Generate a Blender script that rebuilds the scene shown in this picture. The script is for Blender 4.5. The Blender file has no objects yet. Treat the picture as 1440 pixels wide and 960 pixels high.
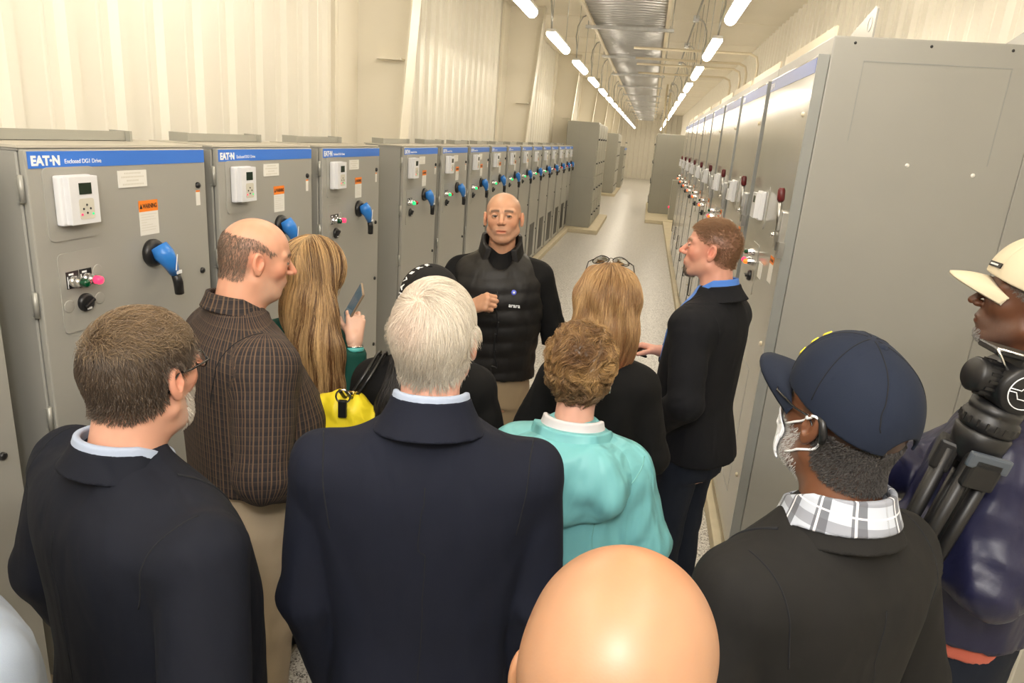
import bpy, bmesh, math, random, os
import numpy as np
from mathutils import Vector, Matrix
random.seed(7)
C = bpy.context.scene.collection
scene = bpy.context.scene
PI = math.pi

# ------------------------------------------------------------ camera
cam_data = bpy.data.cameras.new('camera')
cam = bpy.data.objects.new('camera', cam_data)
C.objects.link(cam)
fw = np.array([195, -275, 972.]); fw /= np.linalg.norm(fw)
dn = np.array([-250, 3260, 972.]); dn -= fw * dn.dot(fw); dn /= np.linalg.norm(dn)
rt = np.cross(dn, fw)
R3 = np.stack([rt, fw, -dn], 1)                 # world -> lens axes (right, down, forward)
CAM_Z = 2.12
mw = Matrix.Identity(4)
for r in range(3):
    mw[r][0] = R3[0][r]; mw[r][1] = -R3[1][r]; mw[r][2] = -R3[2][r]
mw[0][3], mw[1][3], mw[2][3] = 0, 0, CAM_Z
cam.matrix_world = mw
cam_data.sensor_width = 36; cam_data.lens = 972 / 1440 * 36
cam_data.clip_start = .03; cam_data.clip_end = 200
scene.camera = cam
scene.view_settings.view_transform = 'Standard'
scene.view_settings.look = 'None'
scene.view_settings.gamma = 1
scene.view_settings.use_curve_mapping = False
scene.view_settings.exposure = 0.0

world = bpy.data.worlds.new('world'); scene.world = world
world.use_nodes = True
world.node_tree.nodes['Background'].inputs[0].default_value = (1, .93, .8, 1)
world.node_tree.nodes['Background'].inputs[1].default_value = .25

FLASH = 20
def area_light(name, loc, target, sx, sy, power, color):
    l = bpy.data.lights.new(name, 'AREA'); l.shape = 'RECTANGLE'
    l.size = sx; l.size_y = sy; l.energy = power; l.color = color
    o = bpy.data.objects.new(name, l); C.objects.link(o)
    o.location = loc
    o.rotation_euler = (Vector(target) - Vector(loc)).to_track_quat('-Z', 'Y').to_euler()
    return o
# the photographer's flash, held just over the lens
area_light('camera_flash', (.02, -.30, 2.72), (-.45, 3.0, 1.25), .2, .14, FLASH, (1, .97, .93))

# flash light coming back softly off the ceiling over the photographer
area_light('flash_bounce', (-.2, -.7, 3.7), (-.4, 3.5, 1.0), 2.6, 1.8, 75, (1, .97, .94))

# ------------------------------------------------------------ materials
MATS = {}
def nt(m): return m.node_tree.nodes, m.node_tree.links
def mat(name, col, rough=.5, metal=0, bump=0, bscale=40, var=0, vscale=8, emit=None, estr=0, spec=.5, sheen=0, coat=0, vcol=None, sss=0, bdist=.002, vcolmul=False):
    if name in MATS: return MATS[name]
    m = bpy.data.materials.new(name); m.use_nodes = True
    n, l = nt(m); b = n['Principled BSDF']
    b.inputs['Base Color'].default_value = (*col, 1)
    b.inputs['Roughness'].default_value = rough
    b.inputs['Metallic'].default_value = metal
    b.inputs['Specular IOR Level'].default_value = spec
    if sheen: b.inputs['Sheen Weight'].default_value = sheen
    if coat: b.inputs['Coat Weight'].default_value = coat; b.inputs['Coat Roughness'].default_value = .15
    if sss:
        b.inputs['Subsurface Weight'].default_value = sss
        b.inputs['Subsurface Radius'].default_value = (.012, .005, .003)
        b.inputs['Subsurface Scale'].default_value = 1
    if emit:
        b.inputs['Emission Color'].default_value = (*emit, 1); b.inputs['Emission Strength'].default_value = estr
    tc = n.new('ShaderNodeTexCoord')
    src = None
    if vcol:
        a = n.new('ShaderNodeAttribute'); a.attribute_name = vcol; src = a.outputs['Color']
    if var:
        t = n.new('ShaderNodeTexNoise'); t.inputs['Scale'].default_value = vscale; t.inputs['Detail'].default_value = 4
        l.new(tc.outputs['Object'], t.inputs['Vector'])
        mr = n.new('ShaderNodeMapRange'); mr.inputs[1].default_value = .3; mr.inputs[2].default_value = .7
        mr.inputs[3].default_value = 1 - var; mr.inputs[4].default_value = 1 + var
        l.new(t.outputs['Fac'], mr.inputs[0])
        mx = n.new('ShaderNodeVectorMath'); mx.operation = 'SCALE'
        if src: l.new(src, mx.inputs[0])
        else: mx.inputs[0].default_value = col
        l.new(mr.outputs[0], mx.inputs['Scale']); src = mx.outputs[0]
    if src: l.new(src, b.inputs['Base Color'])
    if bump:
        t = n.new('ShaderNodeTexNoise'); t.inputs['Scale'].default_value = bscale; t.inputs['Detail'].default_value = 5
        l.new(tc.outputs['Object'], t.inputs['Vector'])
        bp = n.new('ShaderNodeBump'); bp.inputs['Strength'].default_value = bump; bp.inputs['Distance'].default_value = bdist
        l.new(t.outputs['Fac'], bp.inputs['Height']); l.new(bp.outputs[0], b.inputs['Normal'])
    MATS[name] = m
    return m

M_gray = mat('cabinet_grey_enamel', (.315, .312, .288), .38, var=.02, vscale=3, bump=.05, bscale=300, bdist=.0005)
M_gray2 = mat('cabinet_grey_enamel_far', (.34, .335, .29), .42, var=.02, vscale=3)
M_door = mat('cabinet_door_enamel', (.35, .345, .315), .3, var=.02, vscale=2, bump=.05, bscale=300, bdist=.0005)
M_doorR = mat('tall_door_enamel', (.37, .36, .32), .14, var=.02, vscale=2)
M_edge = mat('door_edge_grey', (.27, .28, .27), .35)
M_creamtop = mat('cabinet_top_cream', (.5, .47, .4), .4)
M_blue = mat('blue_stripe', (.045, .185, .68), .4)
M_blueR = mat('blue_stripe_right', (.1, .16, .45), .35)
M_hblue = mat('handle_blue', (.03, .2, .62), .3)
M_black = mat('black_plastic', (.012, .012, .013), .35)
M_white = mat('white_plastic', (.72, .73, .76), .35)
M_key = mat('keypad_panel', (.6, .58, .5), .45)
M_screen = mat('lcd_screen', (.012, .03, .02), .15)
M_label = mat('paper_label', (.75, .74, .7), .6)
M_labeltxt = mat('label_print', (.12, .12, .12), .6)
M_orange = mat('warning_orange', (.9, .24, .02), .5)
M_chrome = mat('chrome', (.7, .7, .7), .15, 1)
M_galv = mat('galvanised_steel', (.5, .5, .48), .32, 1, var=.1, vscale=20)
M_green = mat('green_lens', (.0, .06, .02), .15, coat=.5)
M_greenlit = mat('green_lens_lit', (.0, .4, .12), .2, emit=(.05, 1, .3), estr=.9)
M_redlit = mat('red_lens_lit', (.8, .02, .05), .2, emit=(1, .04, .12), estr=1.6)
M_red = mat('red_lens', (.4, .01, .01), .2)
M_orangelit = mat('orange_lens_lit', (.9, .2, .02), .2, emit=(1, .2, .02), estr=1.0)
M_maroon = mat('maroon_grip', (.10, .008, .01), .35)
M_text_w = mat('white_print', (.85, .87, .9), .5)
M_hinge = mat('hinge_steel', (.36, .36, .33), .35, .3)
M_tube = mat('lamp_tube', (1, 1, 1), .4, emit=(1, .89, .73), estr=33)
M_rung = mat('tray_rung_steel', (.5, .5, .5), .35, .45)
M_lampbody = mat('lamp_housing', (.75, .73, .68), .4)
M_pad = mat('concrete_pad_cream', (.60, .53, .38), .75, bump=.3, bscale=30, var=.06)
M_beige = mat('beige_painted_steel', (.7, .62, .46), .5)

# epoxy flake floor
def floor_mat():
    m = bpy.data.materials.new('epoxy_flake_floor'); m.use_nodes = True
    n, l = nt(m); b = n['Principled BSDF']; b.inputs['Roughness'].default_value = .32
    tc = n.new('ShaderNodeTexCoord')
    v = n.new('ShaderNodeTexVoronoi'); v.inputs['Scale'].default_value = 150
    l.new(tc.outputs['Object'], v.inputs['Vector'])
    sp = n.new('ShaderNodeSeparateColor'); l.new(v.outputs['Color'], sp.inputs[0])
    cr = n.new('ShaderNodeValToRGB'); e = cr.color_ramp.elements
    e[0].color = (.1, .09, .08, 1); e[0].position = 0; e[1].color = (.62, .6, .56, 1); e[1].position = .45
    x = e.new(.2); x.color = (.3, .28, .25, 1); x = e.new(1); x.color = (.72, .7, .66, 1)
    l.new(sp.outputs[0], cr.inputs[0]); l.new(cr.outputs[0], b.inputs['Base Color'])
    bp = n.new('ShaderNodeBump'); bp.inputs['Strength'].default_value = .1; bp.inputs['Distance'].default_value = .001
    l.new(v.outputs['Distance'], bp.inputs['Height']); l.new(bp.outputs[0], b.inputs['Normal'])
    return m
M_floor = floor_mat()
M_wall = mat('white_corrugated_steel', (.82, .785, .69), .33, var=.02, vscale=1.5)
M_ceil = mat('ceiling_cream', (.82, .76, .63), .5, var=.03, vscale=1)
M_wallflat = mat('column_cream_paint', (.82, .77, .65), .45)

# ------------------------------------------------------------ mesh helpers
def add_box(bm, lo, hi, rot=None, origin=None):
    vs = []
    for x in (lo[0], hi[0]):
        for y in (lo[1], hi[1]):
            for z in (lo[2], hi[2]):
                p = Vector((x, y, z))
                if rot is not None:
                    o = Vector(origin) if origin is not None else Vector((0, 0, 0))
                    p = rot @ (p - o) + o
                vs.append(bm.verts.new(p))
    for f in ((0, 1, 3, 2), (4, 6, 7, 5), (0, 4, 5, 1), (2, 3, 7, 6), (0, 2, 6, 4), (1, 5, 7, 3)):
        bm.faces.new([vs[i] for i in f])
    return vs
def bevel(bm, w, seg=2):
    bmesh.ops.bevel(bm, geom=list(bm.edges), offset=w, segments=seg, affect='EDGES', profile=.6)
def add_tube(bm, pts, r, seg=10, cap=True, closed=False):
    pts = [Vector(p) for p in pts]; n = len(pts); rings = []
    rr = r if hasattr(r, '__len__') else [r] * n
    up = None
    for i, p in enumerate(pts):
        if closed: t = (pts[(i + 1) % n] - pts[i - 1])
        else: t = (pts[min(i + 1, n - 1)] - pts[max(i - 1, 0)])
        t.normalize()
        if up is None: up = Vector((0, 0, 1)) if abs(t.z) < .9 else Vector((1, 0, 0))
        a = t.cross(up)
        if a.length < 1e-4: a = t.cross(Vector((0, 1, 0)))
        a.normalize(); b = t.cross(a).normalized(); up = -b if False else a.cross(t).normalized()
        rings.append([bm.verts.new(p + (a * math.cos(k / seg * 2 * PI) + b * math.sin(k / seg * 2 * PI)) * rr[i]) for k in range(seg)])
    m = n if closed else n - 1
    for i in range(m):
        A, B = rings[i], rings[(i + 1) % n]
        for k in range(seg):
            f = bm.faces.new((A[k], A[(k + 1) % seg], B[(k + 1) % seg], B[k])); f.smooth = True
    if cap and not closed:
        bm.faces.new(rings[0]); bm.faces.new(list(reversed(rings[-1])))
def add_lathe(bm, prof, axis_o, axis_d, seg=24):
    """prof = [(r, t)...] revolved about the axis"""
    d = Vector(axis_d).normalized(); o = Vector(axis_o)
    a = d.cross(Vector((0, 0, 1)) if abs(d.z) < .9 else Vector((1, 0, 0))).normalized(); b = d.cross(a)
    rings = []
    for r, t in prof:
        if r < 1e-6: rings.append([bm.verts.new(o + d * t)])
        else: rings.append([bm.verts.new(o + d * t + (a * math.cos(k / seg * 2 * PI) + b * math.sin(k / seg * 2 * PI)) * r) for k in range(seg)])
    for A, B in zip(rings, rings[1:]):
        for k in range(seg):
            va = [A[k % len(A)], A[(k + 1) % len(A)]] if len(A) > 1 else [A[0]]
            vb = [B[(k + 1) % len(B)], B[k % len(B)]] if len(B) > 1 else [B[0]]
            if len(va) + len(vb) >= 3:
                f = bm.faces.new(va + vb); f.smooth = True
def add_prism(bm, poly, axis, a0, a1):
    """extrude a closed 2D polygon along axis 0/1/2"""
    def P(u, v, t):
        q = [u, v]; q.insert(axis, t); return q
    A = [bm.verts.new(P(u, v, a0)) for u, v in poly]; B = [bm.verts.new(P(u, v, a1)) for u, v in poly]
    n = len(poly)
    bm.faces.new(A); bm.faces.new(list(reversed(B)))
    for i in range(n): bm.faces.new((A[i], B[i], B[(i + 1) % n], A[(i + 1) % n]))
def obj(name, bm, m, parent=None, smooth=False):
    bmesh.ops.recalc_face_normals(bm, faces=bm.faces)
    me = bpy.data.meshes.new(name); bm.to_mesh(me); bm.free()
    if m is not None: me.materials.append(m)
    if smooth:
        for p in me.polygons: p.use_smooth = True
    o = bpy.data.objects.new(name, me); C.objects.link(o)
    if parent: o.parent = parent
    return o
def B(): return bmesh.new()
def boxobj(name, lo, hi, m, parent=None, bev=0, seg=2):
    bm = B(); add_box(bm, lo, hi)
    if bev: bevel(bm, bev, seg)
    return obj(name, bm, m, parent)
def thing(name, label, cat, loc=(0, 0, 0), rz=0, group=None):
    o = bpy.data.objects.new(name, None); C.objects.link(o); o.empty_display_size = .1
    o.location = loc; o.rotation_euler = (0, 0, rz); o['label'] = label; o['category'] = cat
    if group: o['group'] = group
    return o
def tag(o, label, cat, group=None):
    o['label'] = label; o['category'] = cat
    if group: o['group'] = group
    return o
def struct(o): o['kind'] = 'structure'; return o
def dup(o, parent=None):
    c = o.copy(); C.objects.link(c)
    if parent: c.parent = parent
    for ch in list(o.children): dup(ch, c)
    return c
def text(name, body, size, m, parent, loc, rot, extr=.0006, align='LEFT', sx=1, bold=0):
    cu = bpy.data.curves.new(name, 'FONT'); cu.body = body; cu.size = size; cu.extrude = extr; cu.align_x = align
    cu.offset = bold
    cu.materials.append(m)
    tmp = bpy.data.objects.new(name, cu)
    me = bpy.data.meshes.new_from_object(tmp); bpy.data.objects.remove(tmp)
    o = bpy.data.objects.new(name, me); C.objects.link(o); o.parent = parent
    o.location = loc; o.rotation_euler = rot; o.scale = (sx, 1, 1)
    return o

# ------------------------------------------------------------ the room
XL, XR, YN, YF, ZC = -2.45, 1.78, -2.2, 47.0, 4.05
struct(boxobj('floor', (XL - .3, YN - .2, -.2), (XR + .3, YF + .3, 0), M_floor))
def corrug(name, along, a0, a1, fixed, z0, z1, sign, pitch=.305, off=0):
    """ribbed steel sheet: ribs stand out of the plane by 3.4 cm; sign = inward direction"""
    prof = [(0, 0), (.105, 0), (.112, .004), (.125, .004), (.132, 0), (.18, 0), (.205, .034), (.255, .034), (.28, 0)]
    pts = []
    a = a0 + off - pitch
    while a < a1 + pitch:
        for u, h in prof:
            v = a + u * pitch / .305
            if a0 <= v <= a1: pts.append((v, h))
        a += pitch
    pts = [(a0, 0)] + pts + [(a1, 0)]
    poly = [(v, fixed + sign * h) if along == 'y' else (v, fixed + sign * h) for v, h in pts]
    back = fixed - sign * .1
    poly += [(a1, back), (a0, back)]
    bm = B()
    if along == 'y': add_prism(bm, [(q, p) for p, q in poly], 2, z0, z1)
    else: add_prism(bm, poly, 2, z0, z1)
    return struct(obj(name, bm, M_wall))
corrug('wall_left', 'y', YN, YF, XL, 0, ZC, 1, off=.11)
corrug('wall_right', 'y', YN, YF, XR, 0, ZC, -1)
corrug('wall_far', 'x', XL, XR, YF, 0, ZC, -1)
corrug('wall_near', 'x', XL, XR, YN, 0, ZC, 1)
# ceiling panels with joints across the room
bm = B(); add_box(bm, (XL - .1, YN - .1, ZC), (XR + .1, YF + .1, ZC + .15))
y = YN
while y < YF:
    add_box(bm, (XL, y, ZC - .005), (XR, y + .02, ZC + .02)); y += 2.4
struct(obj('ceiling', bm, M_ceil))

# tapered rigid frame columns standing out of the left wall
for i, yc in enumerate((5.65, 11.6, 17.6, 23.6, 29.6, 35.6, 41.6)):
    bm = B()
    x0, x1 = -2.02 if i == 0 else -2.05, -1.52
    # web
    add_prism(bm, [(XL, 0), (-2.16, 0), (-1.86, ZC), (XL, ZC)], 1, yc - .006, yc + .006)
    # inner flange
    add_prism(bm, [(-2.16, 0), (-2.145, 0), (-1.845, ZC), (-1.86, ZC)], 1, yc - .1, yc + .1)
    # insulation skirt / wall trim beside the web
    add_box(bm, (XL + .005, yc - .42, 0), (XL + .045, yc - .38, ZC))
    add_box(bm, (XL + .005, yc - .38, 0), (XL + .05, yc + .3, ZC))
    # girt clip
    add_box(bm, (-2.2, yc - .12, 2.62), (-2.0, yc - .01, 2.635))
    struct(obj('trim_%d' % (i + 1), bm, M_wallflat))

# housekeeping pads
def pad(n, lo, hi):
    return struct(boxobj('trim_%d' % n, lo, hi, M_pad, bev=.01))
pad(8, (XL + .04, 1.2, 0), (-1.70, 16.9, .09))
pad(9, (XL + .04, 16.6, 0), (-1.0, 20.6, .1))
pad(10, (XL + .04, 29.4, 0), (-1.22, 36.5, .1))
pad(11, (.60, 3.26, 0), (XR - .04, 20.3, .09))
pad(12, (.1, 20.3, 0), (XR - .04, 26.8, .1))
# ------------------------------------------------------------ drive cabinets along the left wall
FX = -1.77           # door face
ZT = 1.985
RX = (PI / 2, 0, PI / 2)      # text reading along +Y on a face that looks towards +X
def rounded_rect(y0, y1, z0, z1, r, n=5):
    pts = []
    for cy, cz, a0 in ((y1 - r, z1 - r, 0), (y0 + r, z1 - r, 90), (y0 + r, z0 + r, 180), (y1 - r, z0 + r, 270)):
        for k in range(n + 1):
            a = math.radians(a0 + 90 * k / n); pts.append((cy + r * math.cos(a), cz + r * math.sin(a)))
    return pts
def make_left_cabinet(W=.84, lit='red', vent=False):
    """local frame: door's left edge on y=0, door face on x=0, z from the floor"""
    t = thing('drive_cabinet', '', 'cabinet')
    bm = B(); add_box(bm, (-.30, .0, .09), (-.025, W, ZT - .012)); bevel(bm, .004, 1)
    add_box(bm, (-.30, -.0, ZT - .012), (-.018, W, ZT - .004))
    obj('enclosure', bm, M_gray, t)
    bm = B(); add_box(bm, (-.31, -.004, ZT - .004), (-.012, W + .004, ZT + .004)); obj('top_plate', bm, M_creamtop, t)
    bm = B()                                                  # lifting angle along the back of the top
    add_box(bm, (-.29, .1, ZT), (-.22, W - .16, ZT + .006)); add_box(bm, (-.226, .1, ZT), (-.22, W - .16, ZT + .04))
    for k in (.1, W - .17): add_box(bm, (-.29, k, ZT), (-.2, k + .012, ZT + .042))
    obj('lifting_bracket', bm, M_gray2, t)
    d = B(); add_box(d, (-.022, .004, .15), (0, W - .004, ZT - .008)); bevel(d, .005, 2)
    door = obj('door', d, M_door, t)
    s = B(); add_box(s, (-.001, .012, ZT - .062), (.0012, W - .008, ZT - .013)); st = obj('blue_stripe', s, M_blue, door)
    text('brand_lettering', 'E\u25B2T\u2022N' if False else 'EAT\u00b7N', .038, M_text_w, st, (.0016, .022, ZT - .053), RX, .0004, sx=1.0, bold=.0018)
    text('stripe_lettering', 'Enclosed DG1 Drive', .019, M_text_w, st, (.0016, .145, ZT - .05), RX, .0004, sx=.95)
    # hinges on the left side of the door
    for z in (1.865, 1.515, 1.14, .6):
        h = B(); add_tube(h, [(-.012, -.008, z - .04), (-.012, -.008, z + .04)], .0075, 10)
        add_box(h, (-.035, -.003, z - .03), (-.012, .0, z + .03)); add_box(h, (-.03, -.01, z - .042), (-.008, -.002, z - .036))
        obj('hinge', h, M_hinge, t)
    sc = B(); add_lathe(sc, [(0, .003), (.006, .002), (.006, 0)], (-.2, 0, ZT - .06), (0, -1, 0), 8); obj('side_screw', sc, M_hinge, t)
    # keypad on its plate
    p = B(); add_prism(p, rounded_rect(.055, .26, 1.70, 1.925, .02), 0, -.001, .004); bevel(p, .0015, 1)
    kp = obj('keypad_plate', p, M_door, door)
    k = B(); add_box(k, (.004, .085, 1.748), (.03, .22, 1.902)); bevel(k, .008, 3)
    add_box(k, (.028, .10, 1.752), (.05, .217, 1.9)); bevel(k, .0015, 1)
    kb = obj('keypad', k, M_white, kp)
    s = B(); add_box(s, (.05, .137, 1.845), (.0515, .187, 1.88)); obj('display', s, M_screen, kb)
    s = B(); add_prism(s, rounded_rect(.132, .192, 1.768, 1.832, .008), 0, .05, .0512)
    kk = obj('key_field', s, M_key, kb)
    for (yy, zz, m) in ((.162, 1.812, M_black), (.148, 1.8, M_black), (.176, 1.8, M_black), (.162, 1.787, M_black), (.14, 1.783, M_redlit), (.185, 1.783, M_greenlit)):
        q = B(); add_lathe(q, [(0, .0015), (.0035, .0012), (.004, 0)], (.0512, yy, zz), (1, 0, 0), 8); obj('key', q, m, kk)
    # name plate, warning label
    s = B(); add_box(s, (0, .365, 1.848), (.003, .505, 1.905)); np_ = obj('name_plate', s, M_label, door)
    text('plate_lettering', 'DRIVE\nCOOLING PUMP\n2201 A', .013, M_labeltxt, np_, (.0036, .435, 1.889), RX, .0002, 'CENTER') if False else None
    for q in range(4):
        ln = B(); w_ = (.04, .055, .03, .05)[q]
        x_ = .435 - w_
        while x_ < .435 + w_:
            add_box(ln, (.003, x_, 1.893 - q * .0125), (.0033, x_ + .004, 1.8985 - q * .0125)); x_ += .0075
        obj('plate_print', ln, M_key, np_)
    s = B(); add_box(s, (0, .455, 1.672), (.001, .555, 1.765)); wl = obj('warning_label', s, M_label, door)
    s = B(); add_box(s, (.0005, .455, 1.757), (.0015, .555, 1.797)); wo = obj('warning_header', s, M_orange, wl)
    text('warning_lettering', 'WARNING', .0225, M_black, wo, (.0017, .475, 1.769), RX, .0002, sx=.68, bold=.0006)
    s = B(); add_prism(s, [(.459, 1.768), (.473, 1.768), (.466, 1.786)], 0, .0015, .0019); obj('warning_triangle', s, M_black, wo)
    s = B()
    for q in range(7): add_box(s, (.001, .462, 1.746 - q * .0095), (.0013, .462 + (.085, .07, .08, .03, .06, .08, .075)[q], 1.7475 - q * .0095))
    obj('label_print', s, M_key, wl)
    # rotary disconnect handle: black ring, blue body, black grip
    s = B(); add_lathe(s, [(.0, .0), (.05, 0), (.052, .012), (.046, .024), (.03, .026), (0, .026)], (0, .505, 1.605), (1, 0, 0), 28); hr = obj('disconnect_base', s, M_black, door)
    s = B(); add_tube(s, [(.03, .505, 1.63), (.05, .51, 1.6), (.062, .525, 1.565), (.064, .542, 1.525)], [.034, .037, .027, .017], 12); bl = obj('handle_body', s, M_hblue, hr)
    s = B(); add_tube(s, [(.064, .545, 1.528), (.066, .555, 1.49), (.062, .565, 1.445)], [.0165, .018, .017], 12); obj('handle_grip', s, M_black, bl)
    s = B(); add_box(s, (.089, .52, 1.545), (.091, .524, 1.605), Matrix.Rotation(-.2, 3, 'X'), (.09, .522, 1.575)); add_box(s, (.08, .53, 1.527), (.083, .558, 1.54)); obj('pointer', s, M_text_w, bl)
    # quarter-turn latches
    for z in (1.835, 1.487, 1.1, .62):
        s = B(); add_lathe(s, [(.0125, 0), (.0125, .006), (.009, .01), (0, .011)], (0, W - .06, z), (1, 0, 0), 16); obj('latch', s, M_black, door)
    s = B(); add_box(s, (0, W - .073, 1.755), (.001, W - .047, 1.815)); ll = obj('latch_label', s, M_label, door)
    s = B(); add_box(s, (.001, W - .073, 1.808), (.0014, W - .047, 1.815)); obj('label_edge', s, M_orange, ll)
    # pilot light plate
    p = B(); add_prism(p, rounded_rect(.075, .275, 1.4, 1.66, .018), 0, -.001, .003); pp = obj('pilot_plate', p, M_door, door)
    for j, yy in enumerate((.125, .18)):
        s = B(); add_box(s, (.003, yy - .025, 1.545), (.0045, yy + .025, 1.6)); f = obj('legend_plate', s, M_black, pp)
        s = B(); add_box(s, (.0045, yy - .015, 1.588), (.0049, yy + .004, 1.594)); add_box(s, (.0045, yy - .022, 1.547), (.0049, yy - .019, 1.585)); obj('legend_print', s, M_text_w, f)
        s = B(); add_lathe(s, [(.019, 0), (.019, .012), (.016, .014), (.017, .018), (.017, .028), (.0145, .03), (.0145, .036)], (.0045, yy, 1.567), (1, 0, 0), 18); obj('bezel', s, M_chrome, pp)
        if lit == 'red': mm = (M_green, M_redlit)[j]
        else: mm = (M_greenlit, M_red)[j]
        s = B(); add_lathe(s, [(.0135, .036), (.014, .05), (.0125, .056), (.006, .059), (0, .06)], (.0045, yy, 1.567), (1, 0, 0), 18); obj('pilot_lamp', s, mm, pp)
    s = B(); add_lathe(s, [(.03, 0), (.031, .008), (.028, .014), (.022, .016), (0, .016)], (.003, .165, 1.49), (1, 0, 0), 24); kn = obj('selector_knob', s, M_black, pp)
    s = B(); add_box(s, (.019, .143, 1.484), (.03, .187, 1.496), Matrix.Rotation(.5, 3, 'X'), (.02, .165, 1.49)); bevel(s, .002, 1); obj('knob_bar', s, M_black, kn)
    s = B(); add_box(s, (.019, .156, 1.468), (.0195, .176, 1.475)); obj('knob_print', s, M_text_w, kn)
    for (yy, zz) in ((.232, 1.585), (.23, 1.49), (.1, 1.49)):
        s = B(); add_lathe(s, [(.02, 0), (.02, .0015), (.018, .002), (0, .002)], (.003, yy, zz), (1, 0, 0), 20); obj('hole_plug', s, M_door, pp)
    if vent:
        s = B(); add_box(s, (0, .2, .2), (.003, .62, .75)); vp = obj('vent_panel', s, M_black, door)
        s = B()
        for q in range(18): add_box(s, (.002, .2, .215 + q * .03), (.008, .62, .222 + q * .03))
        obj('louvre', s, M_black, vp)
    return t

left_y = [(.76, .86), (1.76, .86), (2.70, .86), (3.68, .86), (5.02, .86), (6.02, .88), (7.02, .86), (8.0, .86), (9.0, .86), (9.98, .88), (11.0, .9), (12.04, .92), (13.1, .92), (14.2, .9), (15.2, .9), (16.14, .6)]
proto_r = make_left_cabinet(.86, 'red'); proto_g = make_left_cabinet(.86, 'green'); proto_v = make_left_cabinet(.86, 'green', True); proto_rv = make_left_cabinet(.86, 'red', True)
used = set()
LL = ['grey drive cabinet cut off by the left edge, only a strip of door showing',
      'grey drive cabinet with red lamp lit, beside the brown-haired man in navy jacket',
      'grey drive cabinet behind the bald man in the plaid shirt',
      'grey drive cabinet behind the long-haired woman in green, last before the column gap',
      'grey drive cabinet just past the column gap, green lamp lit',
      'grey drive cabinet, second past the column gap, green lamp lit',
      'grey drive cabinet, third past the column gap, directly left of the speaker\'s head',
      'grey drive cabinet, fourth past the column gap, above the speaker\'s bald head',
      'grey drive cabinet, fifth past the column gap, right of the speaker\'s head',
      'narrow-looking grey drive cabinet, sixth past the column gap',
      'grey drive cabinet, seventh past the column gap, with a black vent low on its door',
      'grey drive cabinet, eighth past the column gap, with a black vent low on its door',
      'grey drive cabinet, fourth from the far end of its row, red lamp and black vent',
      'grey drive cabinet, third from the far end of its row, red lamp and black vent',
      'grey drive cabinet, second from the far end of its row, red lamp and black vent',
      'last grey drive cabinet of its row, against the tall grey switchgear cabinet']
for i, (y, w) in enumerate(left_y):
    p = proto_r if i <= 3 else proto_g if i < 10 else proto_v if i < 12 else proto_rv
    o = p if id(p) not in used else dup(p)
    used.add(id(p))
    o.location = (FX, y, 0); o.scale = (1, w / .86, 1)
    o['label'] = LL[i]; o['group'] = 'grey drive cabinets with blue stripes along the left wall'

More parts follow.
